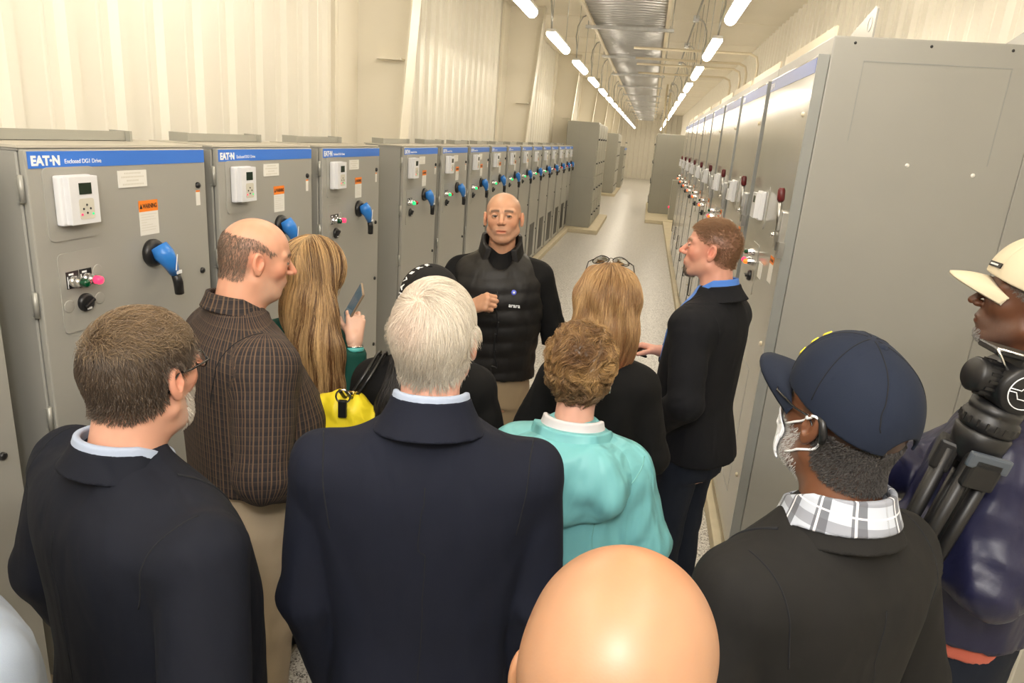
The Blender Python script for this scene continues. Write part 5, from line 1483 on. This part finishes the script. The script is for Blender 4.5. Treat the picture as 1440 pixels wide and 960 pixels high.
@who
def curly():
    p = Person('person', 'woman in turquoise hooded raincoat with short curly light brown hair', 817, 516, 1.83, 2, 0, -2, 0, fem=True,
               o=dict(skin=(.64, .36, .27), sx=.98, red=.5), rows=FEMALE, res=.009)
    p.arm(0, (.225, .0, 1.17), (.14, .19, 1.10)); p.arm(1, (-.215, .0, 1.17), (-.12, .20, 1.10))
    p.hand(0, (-.7, .7, 0), (.5, .5, .7)); p.hand(1, (.7, .7, 0), (-.5, .5, .7))
    p.build_body()
    rows = [(.72, .215, .16, -.165), (.9, .21, .16, -.16), (1.06, .20, .15, -.145), (1.22, .183, .14, -.14), (1.34, .178, .12, -.14), (1.42, .160, .09, -.13), (1.465, .125, .06, -.112), (1.50, .09, .045, -.09), (1.54, .06, .04, -.07)]
    f = p.torso_f(rows, (.076, .070, .056), 1.0, .032, .006, 13, seed=41)
    j = p.garment('raincoat', f, M_turq)
    def hood(P):
        Q = p.z(P)
        x = Q[:, 0]
        d = ell(Q, A3(0, -.130, 1.385), A3(.165, .062, .112)); d = smax(d, (1.275 + 1.6 * x * x) - Q[:, 2], .012)
        d = smin(d, ell(Q, A3(0, -.10, 1.455), A3(.135, .06, .06)), .03)
        w = np.clip((1.47 - Q[:, 2]) / .10, 0, 1)
        d = d + w * (.007 * np.cos(np.abs(x) * 62 - 26 * (Q[:, 2] - 1.4)) + .006 * np.cos(x * 30 + 40 * Q[:, 2] + 1))
        return smin(d, smax(f(P) + .004, 1.36 - Q[:, 2], .02), .045)
    hd = sdfobj('hood', hood, A3(-.22, -.24, 1.18 * p.s), A3(.22, .05, 1.56 * p.s), .008, M_turq, p.root); hd.parent = j
    c = p.collar('raincoat_collar', M_turq, R0=.092, R1=.118, z1=1.530, h=.065, th=.010, slope=.30, front=.10, yc=-.01); c.parent = j
    p.collar('inner_collar', mat('pale_lining', (.62, .6, .62), .8), R0=.074, R1=.088, z1=1.556, h=.05, th=.005, slope=.30, front=.10)
    surf_line('yoke_seam', f, [p.sc(q) for q in ((.22, -.05, 1.5), (.20, -.2, 1.40), (.15, -.25, 1.32), (0, -.3, 1.285), (-.15, -.25, 1.32), (-.2, -.2, 1.4))], .0016, M_turqseam, j, 40)
    surf_line('side_seam', f, [p.sc(q) for q in ((.16, -.3, 1.3), (.165, -.3, 1.1), (.17, -.3, .9))], .0012, M_turqseam, j, 20)
    p.trousers(M_darktrouser, 1.05); p.shoes(M_blackleather)
    hl = p.hl; z0 = hl[2]
    def g(P):
        H = p.to_head(P)
        d = ell(H, A3(0, -.018, .035), A3(.086, .102, .088)); d = smin(d, ell(H, A3(0, -.052, -.022), A3(.068, .054, .056)), .03)
        d = smax(d, -ell(H, A3(0, .12, -.03), A3(.07, .08, .10)), .012)
        d = smax(d, -rc(sym(H), A3(.10, -.0, -.02), A3(.10, .04, -.04), .032, .03), .012)
        return d + .0045 * np.sin(H[:, 0] * 95 + 3 * np.sin(H[:, 2] * 60)) * np.sin(H[:, 2] * 80 + 2 * np.sin(H[:, 0] * 70)) + .003 * vnoise(H, 110, 3)
    def dirf(q, t):
        H = p.to_head(q); s_ = 1.0
        base = H - A3(.0, -.06, .10); base /= np.maximum(np.linalg.norm(base, axis=1, keepdims=True), .02)
        n1 = np.sin(H[:, [1, 2, 0]] * 75 + 2.2 * np.sin(H[:, [2, 0, 1]] * 48)); return base * .5 + n1 * .9
    def cf(P, r):
        H = p.to_head(P); k = np.clip(.5 + .8 * vnoise(H, 55, 4) + .35 * (r.rand(len(P)) - .5), 0, 1)[:, None]
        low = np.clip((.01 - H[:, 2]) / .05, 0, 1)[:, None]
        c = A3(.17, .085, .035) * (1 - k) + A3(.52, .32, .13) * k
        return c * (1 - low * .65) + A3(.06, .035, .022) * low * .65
    p.hair_volume(g, (-.13, -.2, z0 - .13), (.13, .14, z0 + .15), 9500, .035, 7, dirf, cf, w=.0006, lift=.009, jit=.25, corecol=None, h=.0045)
    for sd in (1, -1):
        b = B(); c = A3(sd * .083, -.012, -.048); add_tube(b, [tuple(c + A3(0, .009 * math.cos(a), .009 * math.sin(a))) for a in [2 * PI * k / 16 for k in range(16)]], .002, 6, closed=True)
        e = obj('earring', b, M_chrome, p.root); e.matrix_local = p.headmat()

@who
def bob():
    p = Person('person', 'woman in black top with auburn bob and glasses pushed up on her hair', 853, 425, 2.30, -6, -4, 0, 0, fem=True,
               o=dict(skin=(.62, .38, .28), sx=.95), rows=FEMALE)
    p.arm(0, (.215, -.02, 1.14), (.2, .15, 1.0)); p.arm(1, (-.25, -.0, 1.14), (-.18, .18, 1.0))
    p.hand(0, (0, .8, -.3), (1, 0, .2)); p.hand(1, (0, .8, -.3), (-1, 0, .2))
    p.build_body()
    f = p.torso_f(rows_mod(FEMALE, 1.0, .01, .015), (.062, .054, .044), .97, .03, .005, seed=51)
    p.garment('black_top', f, M_blackcotton); p.trousers(M_darktrouser, 1.0); p.shoes(M_blackleather)
    hl = p.hl; z0 = hl[2]
    def g(P):
        H = p.to_head(P)
        d = ell(H, A3(0, -.016, .03), A3(.096, .112, .10))
        sc3 = A3(1, 1.15, 1); k = lambda q: A3(*q) * sc3
        t = chain(H * sc3, [k((0, -.035, .0)), k((.004, -.055, -.08)), k((.012, -.06, -.145))], (.098, .100, .086), .03) / 1.1
        d = smin(d, t, .03)
        d = smax(d, -ell(H, A3(0, .12, -.04), A3(.066, .085, .10)), .012)
        d = smax(d, -.205 - H[:, 2] + .012 * np.sin(H[:, 0] * 60), .008)
        return d + .003 * np.sin(H[:, 0] * 85 + 5 * np.sin(H[:, 2] * 9))
    def dirf(q, t):
        H = p.to_head(q); top = np.clip((H[:, 2] - .03) / .07, 0, 1)[:, None]
        out = np.stack([H[:, 0] * 9, -.9 + 0 * H[:, 0], 0 * H[:, 0]], 1)
        tip = np.clip((-.1 - H[:, 2]) / .06, 0, 1)[:, None]
        return out * top + np.array([0, 0, -1.0]) + np.stack([-H[:, 0] * 5, 0 * H[:, 0], 0 * H[:, 0]], 1) * tip + .08 * np.sin(q[:, [1, 2, 0]] * 30)
    def cf(P, r):
        H = p.to_head(P); k = np.clip(.5 + .9 * vnoise(H * A3(1, 1, .15), 90, 6) + .4 * (r.rand(len(P)) - .5), 0, 1)[:, None]
        low = np.clip((.02 - H[:, 2]) / .14, 0, 1)[:, None]
        c = A3(.26, .13, .05) * (1 - k) + A3(.62, .40, .19) * k; a = A3(.11, .035, .012) * (1 - k) + A3(.27, .10, .035) * k
        return c * (1 - low) + a * low
    p.hair_volume(g, (-.15, -.24, z0 - .24), (.15, .14, z0 + .16), 9000, .11, 8, dirf, cf, w=.0008, lift=.007, jit=.09, corecol=None, mask=lambda c: c[:, 2] > z0 - .16)
    gl = p.glasses('spectacles_on_head', off=(0, -.038, .060), pitch=.75, w=.027, hgt=.02)

@who
def blazer():
    p = Person('person', 'man in dark blazer, blue shirt and jeans standing in profile by the tall cabinets', 1000, 350, 2.75, -62, -80, -2, 0,
               o=dict(skin=(.66, .33, .24), scalp=(.20, .115, .07), scalpw=.85, hl=.006, fade=.03, sx=1.14, red=.8, squint=1, goatee=(.22, .15, .11), stubble=((.45, .3, .22), .35), iris=(.15, .2, .25), neckr=.06, hres=.0026, browc=(.25, .14, .08)), rows=MALE)
    p.arm(1, (-.30, -.08, 1.16), (-.20, .10, .98)); p.arm(0, (.24, .03, 1.16), (.09, .22, 1.21))
    p.hand(0, (-.35, .9, .12), (.3, .2, .9), [(.5, .7, .4)] * 4, (.6, .5)); p.hand(1, (.2, .8, -.6), (-1, .1, .1))
    p.build_body()
    rows = [(.86, .197, .14, -.195), (.92, .20, .15, -.18), (1.06, .20, .16, -.14), (1.22, .215, .15, -.14), (1.36, .222, .13, -.148),
            (1.43, .212, .105, -.142), (1.475, .175, .08, -.120), (1.515, .115, .058, -.095), (1.55, .08, .05, -.08)]
    p.o['sx'] = 1.14
    f0 = p.torso_f(rows, (.078, .068, .055), 1.0, .028, .004, 13, seed=61, n=2.3)
    def f(P):
        Q = p.z(P); d = f0(P)
        # open front below the button
        d = smax(d, -smax(smax((.03 + .35 * (1.08 - Q[:, 2])) * -1 + np.abs(Q[:, 0]) * 1.0, Q[:, 2] - 1.02, .01), .0 - Q[:, 1], .01), .01)
        return d
    j = p.garment('blazer', f, M_blazer, h=.009); p.jf = f
    c = p.collar('blazer_collar', M_blazer, R0=.080, R1=.118, z1=1.568, h=.06, th=.0055, slope=.50, front=.075); c.parent = j
    for sd in (-1, 1):
        surf_line('lapel_edge', f, [p.sc(q) for q in ((sd * .115, .0, 1.53), (sd * .135, .09, 1.45), (sd * .12, .14, 1.37), (sd * .07, .2, 1.24), (sd * .015, .25, 1.10))], .0026, M_seam, j)
    surf_line('armhole_seam', f, [p.sc(q) for q in ((-.19, .05, 1.53), (-.18, -.05, 1.54), (-.175, -.12, 1.46), (-.17, -.16, 1.36))], .0015, M_seam, j, 24)
    b = B(); q = surf(f, np.array([p.sc((-.10, .3, 1.43))]))[0]; add_lathe(b, [(.005, 0), (.005, .003), (0, .004)], tuple(q), (-.3, 1, .2), 10); obj('lapel_pin', b, M_gold, j)
    # blue shirt
    g = lambda P: smax(prof_body(p.z(P), rows_mod(MALE, 1.06, .035, 0, lo=.98), 2.3), -.05 - P[:, 1], .01)
    def chest(P):
        Q = p.z(P); d = prof_body(Q, rows_mod(rows, .96, .012, -.01, lo=1.0), 2.3)
        w = .05 + .20 * (Q[:, 2] - 1.12); return smax(d, np.abs(Q[:, 0]) - np.clip(w, .012, .12), .005)
    sdfobj('blue_shirt', chest, A3(-.2, .0, 1.0 * p.s), A3(.2, .25, 1.58 * p.s), .008, M_blueshirt, p.root)
    p.collar('shirt_collar', M_blueshirt, R0=.070, R1=.088, z1=1.592, h=.055, slope=.42, front=.115, th=.004)
    p.trousers(M_jeans, 1.02); p.shoes(M_blackleather)
    tf = lambda P: smax(np.abs(prof_body(p.z(P), rows_mod([(.80, .165, .10, -.125), (.93, .172, .105, -.135), (1.04, .162, .105, -.11)], 1.05), 2.3)) - .003, np.abs(p.z(P)[:, 2] - 1.01) - .016, .003)
    sdfobj('belt', tf, A3(-.25, -.2, .95), A3(.25, .2, 1.12), .006, M_leather, p.root)
    def Lf(c): return np.clip(.10 + (c[:, 2] - .045) / .06, .10, 1)
    p.hair_short(9000, .024, 4, .011, .00045, ((.16, .08, .04), (.40, .23, .12)), whorl=(0, -.075, .075), grav=.05, swirl=.2, jit=.4, seed=62, Lf=Lf)
    p.hair_short(700, .010, 3, .005, .0005, ((.06, .04, .03), (.25, .2, .16)), jit=.4, grav=1, seed=63, name='goatee', mask=lambda c: (c[:, 2] < -.084) & (c[:, 2] > -.122) & (c[:, 1] > .04) & (np.abs(c[:, 0]) < .028))
    ph = thing('handheld_device', 'small black device in the hand of the man in the dark blazer', 'phone')
    wp = Matrix.Translation(p.root.location) @ Matrix.Rotation(-p.t, 4, 'Z') @ Vector(p.sc((.04, .34, 1.20)))
    ph.location = wp; ph.rotation_euler = (1.2, .3, -1.1)
    b = B(); add_box(b, (-.034, -.005, -.065), (.034, .005, .065)); bevel(b, .004, 2); obj('phone_body', b, M_black, ph)
    b = B(); add_box(b, (-.031, -.0058, -.06), (.031, -.0048, .06)); obj('screen', b, M_screen, ph)

@who
def navy_cap():
    p = Person('person', 'man in navy cap, white face mask and charcoal jacket with plaid collar', 1184, 586, 1.22, -36, -36, -10, 0, hx=.028,
               o=dict(skin=DARK2, scalp=(.02, .015, .013), scalpw=.9, hl=-.012, w=1.05, sx=1.16, red=.0, hres=.0032, jowl=1, neckr=.062, stubble=((.35, .33, .32), .55), brow=.2), rows=MALE, res=.009)
    p.E = [A3(.28, -.06, 1.13), A3(-.27, -.04, 1.13)]; p.W = [A3(.23, .06, .9), A3(-.22, .08, .9)]
    p.build_body()
    rows = [(.74, .215, .16, -.155), (.92, .215, .16, -.155), (1.06, .205, .165, -.14), (1.22, .222, .155, -.145), (1.36, .228, .135, -.152),
            (1.43, .215, .11, -.145), (1.475, .168, .082, -.118), (1.515, .100, .06, -.092), (1.55, .072, .05, -.078)]
    j = p.jacket(M_blackwool, rows, (.070, .066, .055), n=2.35, cz=1.562, slope=.42, cR=(.081, .108), ch=.055, k=.014)
    for sd in (-1, 1):
        surf_line('lapel_edge', p.jf, [p.sc(q) for q in ((sd * .118, .0, 1.51), (sd * .14, .08, 1.45), (sd * .13, .13, 1.38), (sd * .10, .2, 1.26), (sd * .04, .25, 1.12))], .003, M_seam, j)
    c = p.collar('shirt_collar', M_tartan, R0=.078, R1=.098, z1=1.592, h=.058, slope=.34, front=.125, th=.0045)
    add_pat(c, lambda P: np.stack([np.arctan2(P[:, 0], P[:, 1]) * .09, P[:, 0] * 0, P[:, 2]], 1))
    p.trousers(M_darktrouser, 1.1); p.shoes(M_blackleather)
    mk = lambda c: (hair_mask(c, p.o) > 0) & ~((np.abs(c[:, 0]) > .074) & (np.abs(c[:, 1] + .012) < .028) & (c[:, 2] < .03)) & (c[:, 2] < .0)
    p.hair_short(8000, .007, 4, .005, .0005, ((.012, .010, .009), (.10, .09, .085)), grav=.5, jit=.7, swirl=.8, seed=71, mask=mk)
    p.hair_short(2200, .006, 3, .003, .00045, ((.35, .34, .33), (.75, .74, .72)), jit=.7, grav=1, seed=72, name='beard', mask=lambda c: (c[:, 2] < -.03) & (c[:, 2] > -.125) & (c[:, 1] > .0) & (np.abs(c[:, 0]) > .02) & (np.abs(c[:, 0]) < .07))
    cap = p.cap(M_capnavy, brim=.10, size=1.07, tilt=.10, brimw=.078, high=.012, brimdroop=.3)
    for k in range(6):
        a_ = PI / 6 + k * PI / 3 + PI / 6
        pts = [A3(.13 * math.cos(a_) * math.cos(t_), .14 * math.sin(a_) * math.cos(t_), .03 + .14 * math.sin(t_)) for t_ in (.12, .5, .9, 1.25, 1.5)]
        s_ = surf_line('cap_seam', p.capf, pts, .0011, M_seam, cap, 24); s_.matrix_local = p.headmat()
    # yellow crest patches on the front panel
    for k, (a_, e_) in enumerate(((106, 30), (100, 42), (96, 53))):
        th_ = math.radians(a_); el = math.radians(e_); d = A3(math.cos(th_) * math.cos(el), math.sin(th_) * math.cos(el), math.sin(el))
        q = surf(p.capf, (A3(0, 0, .02) + d * .12)[None])[0]; nrm = grad(p.capf, q[None], .002)[0]; nrm /= np.linalg.norm(nrm)
        b = B(); add_lathe(b, [(0, .0030), (.0075, .0028), (.0085, .0016), (.0085, -.002)], (0, 0, 0), (0, 0, 1), 4)
        o_ = obj('cap_patch', b, M_yellowpatch, cap); N = Vector(nrm); o_.matrix_local = p.headmat() @ Matrix.Translation(q) @ N.to_track_quat('Z', 'Y').to_matrix().to_4x4() @ Matrix.Diagonal((.9, 1.25, 1, 1))
    p.glasses(off=(0, .004, -.002))
    # face mask with ear loops
    def mf(P):
        d = p.hf(P * A3(1, 1, 1)); sh = np.abs(d - .007) - .0018
        reg = smax(np.abs(P[:, 0]) - .062 + np.clip(P[:, 2] * 0, 0, 1), smax(P[:, 2] + .018, -.122 - P[:, 2], .01), .01); reg = smax(reg, .045 - P[:, 1], .01); return smax(sh, reg, .003)
    V, Q = polygonize(mf, A3(-.1, .0, -.15), A3(.1, .16, .02), .0035); mo = ptmesh('face_mask', p.from_head(V), Q, M_maskwhite, p.root)
    for sd in (1, -1):
        pts = surf(lambda P: p.hf(P) - .003, spline([(sd * .052, .052, -.032), (sd * .072, .02, -.012), (sd * .085, .0, .010), (sd * .092, -.02, .022), (sd * .086, -.036, .005), (sd * .080, -.032, -.03), (sd * .072, -.01, -.052), (sd * .062, .03, -.085)], 30))
        b = B(); add_tube(b, [tuple(q) for q in pts], .0022, 8); e = obj('ear_loop', b, M_maskwhite, mo); e.matrix_local = p.headmat()
    b = B(); add_tube(b, [(-.089, -.018, .026), (-.093, -.034, .02), (-.091, -.042, .0), (-.087, -.04, -.016)], [.004, .0065, .007, .005], 10); e = obj('hearing_aid', b, M_black, p.root); e.matrix_local = p.headmat()

@who
def cameraman():
    p = Person('person', 'man in cream cap and shiny navy jacket holding a video tripod at the right edge', 1450, 425, 1.62, -58, -66, -4, 0,
               o=dict(skin=DARK, scalp=(.12, .10, .09), scalpw=.7, hl=-.008, sx=1.15, red=.0, stubble=((.14, .12, .11), .4), brow=.4, nose=-.001, browc=(.03, .02, .015), iris=(.03, .015, .01), hres=.0028), rows=MALE, head_drop=-.06)
    p.arm(1, (-.27, -.06, 1.20), (-.16, .20, 1.18)); p.arm(0, (.20, .18, 1.22), (-.08, .30, 1.24))
    p.hand(1, (.6, .8, .1), (-.6, .5, .5), [(1.0, 1.1, .7)] * 4, (.4, .8)); p.hand(0, (-.8, .4, .1), (.3, .7, .5), [(1.0, 1.1, .7)] * 4, (.4, .8))
    p.build_body()
    rows = rows_mod(MALE, 1.16, .03, .03, belly=.02, lo=.97)
    f = p.torso_f(rows, (.086, .080, .058), 1.0, .035, .013, 13, seed=81)
    j = p.garment('nylon_jacket', f, M_navynylon)
    def tf(P): return smax(prof_body(p.z(P), rows_mod(MALE, 1.13, .02, .02, lo=.93), 2.3), p.z(P)[:, 2] - 1.02, .01)
    sdfobj('coral_shirt_hem', tf, A3(-.3, -.3, .75), A3(.3, .3, 1.1), .01, M_orange_t, p.root)
    p.collar('jacket_collar', M_navynylon, R0=.078, R1=.105, z1=1.575, h=.06, th=.006, slope=.36, front=.12)
    p.trousers(M_jeans, 1.05); p.shoes(M_blackleather)
    p.hair_short(5000, .006, 3, .005, .00045, ((.05, .045, .04), (.35, .33, .30)), jit=.9, grav=.3, seed=82, mask=lambda c: (hair_mask(c, p.o) > 0) & (c[:, 2] < .05) & ~((np.abs(c[:, 0]) > .074) & (np.abs(c[:, 1] + .012) < .028) & (c[:, 2] < .03)))
    p.hair_short(500, .006, 3, .004, .00045, ((.1, .1, .1), (.5, .48, .46)), jit=.7, grav=1, seed=83, name='goatee', mask=lambda c: (c[:, 2] < -.084) & (c[:, 1] > .05) & (np.abs(c[:, 0]) < .03))
    cap = p.cap(M_capcream, brim=.082, size=1.06, tilt=.16, brimw=.074, high=.01, brimdroop=.3)
    q = surf(p.capf, np.array([[-.045, .095, .075]]))[0]; nrm = grad(p.capf, q[None], .002)[0]
    b = B(); add_box(b, (-.02, -.006, 0), (.02, .006, .0025)); o_ = obj('cap_badge', b, M_black, cap); o_.matrix_local = p.headmat() @ Matrix.Translation(q) @ Vector(nrm).to_track_quat('Z', 'Y').to_matrix().to_4x4()
    b = B(); add_box(b, (-.016, -.002, .002), (.010, .002, .0032)); o2 = obj('badge_print', b, M_label, o_)
    # ---- tripod carried in front of the chest, head up, leaning back to the shoulder
    t = thing('tripod', 'black video tripod with fluid head, carried by the man in cream cap', 'tripod')
    top = Vector(at_depth(1425, 532, 1.42)); low = Vector(at_depth(1240, 860, 1.62))
    ax = (top - low).normalized()
    t.location = low
    zc = ax; xc = Vector((1, .15, 0)); xc = (xc - zc * xc.dot(zc)).normalized(); yc = zc.cross(xc)
    Rm = Matrix((xc, yc, zc)).transposed().to_4x4(); t.rotation_euler = Rm.to_euler()
    Lh = (top - low).length
    M_tri = mat('tripod_black', (.007, .007, .008), .42); M_trig = mat('tripod_grey', (.10, .12, .15), .35, .4)
    # bowl and crown
    b = B(); add_lathe(b, [(0, 0), (.03, 0), (.045, .02), (.052, .05), (.055, .075), (.05, .08), (0, .08)], (0, 0, Lh - .20), (0, 0, 1), 24); bowl = obj('bowl', b, M_tri, t)
    b = B(); add_box(b, (-.045, -.064, Lh - .19), (.045, -.05, Lh - .155)); bevel(b, .006, 2); obj('name_badge', b, M_trig, bowl)
    for k in range(3):
        a = -PI / 2 + k * 2 * PI / 3 + PI / 6 * 0
        cx, cy = .042 * math.cos(a), .042 * math.sin(a)
        b = B()
        for s_ in (-.022, .022):
            px, py = cx - s_ * math.sin(a), cy + s_ * math.cos(a)
            add_tube(b, [(px * 1.0, py * 1.0, Lh - .18), (px * .95, py * .95, Lh - .4), (px * .85, py * .85, .1)], .014, 10)
        lg = obj('leg', b, M_tri, t)
        b = B(); add_box(b, (-.018, -.034, Lh - .235), (.022, .034, Lh - .165), Matrix.Rotation(a, 3, 'Z') , (0, 0, 0)); bevel(b, .007, 2); bmesh.ops.translate(b, verts=b.verts, vec=(cx, cy, 0)); obj('leg_hinge', b, M_tri, lg)
        b = B(); add_box(b, (-.018, -.036, Lh - .50), (.018, .036, Lh - .44), Matrix.Rotation(a, 3, 'Z'), (0, 0, 0)); bevel(b, .006, 2); bmesh.ops.translate(b, verts=b.verts, vec=(cx, cy, 0)); obj('leg_clamp', b, M_tri, lg)
        b = B(); add_tube(b, [(cx, cy, .12), (cx, cy, 0)], [.015, .008], 10); obj('foot', b, M_tri, lg)
    # fluid head: pan base, tilt drum with emblem, camera plate, red lever
    b = B(); add_lathe(b, [(0, 0), (.05, 0), (.055, .008), (.055, .03), (.048, .036), (.05, .042), (.05, .06), (0, .06)], (0, 0, Lh - .12), (0, 0, 1), 28)
    for k in range(20): a = 2 * PI * k / 20; add_box(b, (.053 * math.cos(a) - .003, .053 * math.sin(a) - .003, Lh - .11), (.053 * math.cos(a) + .003, .053 * math.sin(a) + .003, Lh - .095))
    obj('pan_base', b, M_tri, t)
    b = B(); add_lathe(b, [(0, -.05), (.048, -.05), (.052, -.044), (.052, .044), (.048, .05), (0, .05)], (0.0, 0, Lh - .012), (0, 1, 0), 32); bevel
    dr = obj('tilt_drum', b, M_tri, t)
    b = B(); add_lathe(b, [(0, 0), (.03, 0), (.036, .006), (.036, .05), (.03, .056), (0, .056)], (-.088, 0, Lh - .012), (1, 0, .0), 28)
    for k in range(14): a = 2 * PI * k / 14; add_box(b, (-.07, .036 * math.cos(a) - .003, Lh - .012 + .036 * math.sin(a) - .003), (-.045, .036 * math.cos(a) + .003, Lh - .012 + .036 * math.sin(a) + .003))
    obj('counterbalance_knob', b, M_tri, dr)
    b = B(); cc = Vector((0, -.0515, Lh - .012))
    add_tube(b, [tuple(cc + Vector((.036 * math.cos(a), 0, .036 * math.sin(a)))) for a in [2 * PI * k / 32 for k in range(32)]], .0012, 6, closed=True)
    add_tube(b, [tuple(cc + Vector(q)) for q in ((-.036, 0, .002), (-.012, 0, .002), (-.004, 0, .016), (.012, 0, .016), (.02, 0, .004), (.036, 0, .004))], .0012, 6)
    add_tube(b, [tuple(cc + Vector(q)) for q in ((-.036, 0, -.004), (-.02, 0, -.004), (-.012, 0, -.016), (.004, 0, -.016), (.012, 0, -.004), (.036, 0, -.002))], .0012, 6)
    obj('emblem', b, M_text_w, dr)
    b = B(); add_box(b, (-.085, -.03, Lh + .043), (.11, .03, Lh + .056)); bevel(b, .003, 1); add_box(b, (-.03, -.04, Lh + .03), (.05, .04, Lh + .045)); pl = obj('camera_plate', b, M_tri, t)
    b = B(); add_tube(b, [(-.085, -.031, Lh + .055), (.11, -.031, Lh + .055)], .003, 6); add_tube(b, [(-.085, -.031, Lh + .055), (-.05, -.038, Lh + .02)], .0028, 6); obj('plate_edge', b, M_chrome, pl)
    b = B(); add_box(b, (.04, -.052, Lh + .018), (.085, -.035, Lh + .042)); bevel(b, .005, 2); obj('release_lever', b, mat('red_lever', (.6, .03, .03), .4), pl)

@who
def bald():
    p = Person('person', 'bald man nearest the camera, only the top of his head in frame', 872, 940, .63, 0, 14, 2, 0,
               o=dict(skin=(.37, .19, .098), scalp=(.30, .18, .12), scalpw=.35, hl=.0, w=1.10, sx=1.1, red=.3, earz=-.034, hres=.0028,
                      spots=[((.045, -.06, .072), .0035, (.25, .12, .07), .8), ((.058, -.055, .055), .003, (.3, .14, .08), .7), ((.0, .02, .11), .04, (.48, .18, .07), .6)]), rows=MALE, hscale=1.0)
    p.build_body()
    f = p.torso_f(rows_mod(MALE, 1.1, .02, .02), (.075, .062, .05), 1.0, .03, .004, seed=91)
    p.garment('dark_shirt', f, M_blackcotton, h=.012); p.trousers(M_darktrouser, 1.05); p.shoes(M_blackleather)

@who
def left_shirt():
    p = Person('person', 'person in pale blue-white shirt, only a shoulder showing in the bottom left corner', -150, 664, .98, 15, -20, 0, 0,
               o=dict(skin=(.6, .35, .25), sx=1.1, scalp=(.1, .07, .05), hl=-.005), rows=MALE)
    p.build_body()
    f = p.torso_f(rows_mod(MALE, 1.12, .02, .02), (.076, .066, .05), 1.0, .03, .006, seed=95)
    p.garment('pale_shirt', f, M_lightshirt, h=.010); p.collar('shirt_collar', M_lightshirt, R0=.070, R1=.085, z1=1.58, h=.045, slope=.36, front=.1)
    p.trousers(M_darktrouser, 1.05); p.shoes(M_blackleather)
    p.hair_short(4000, .02, 4, .006, .0006, ((.05, .035, .025), (.15, .1, .07)))

for _f in WHO.values(): _f()
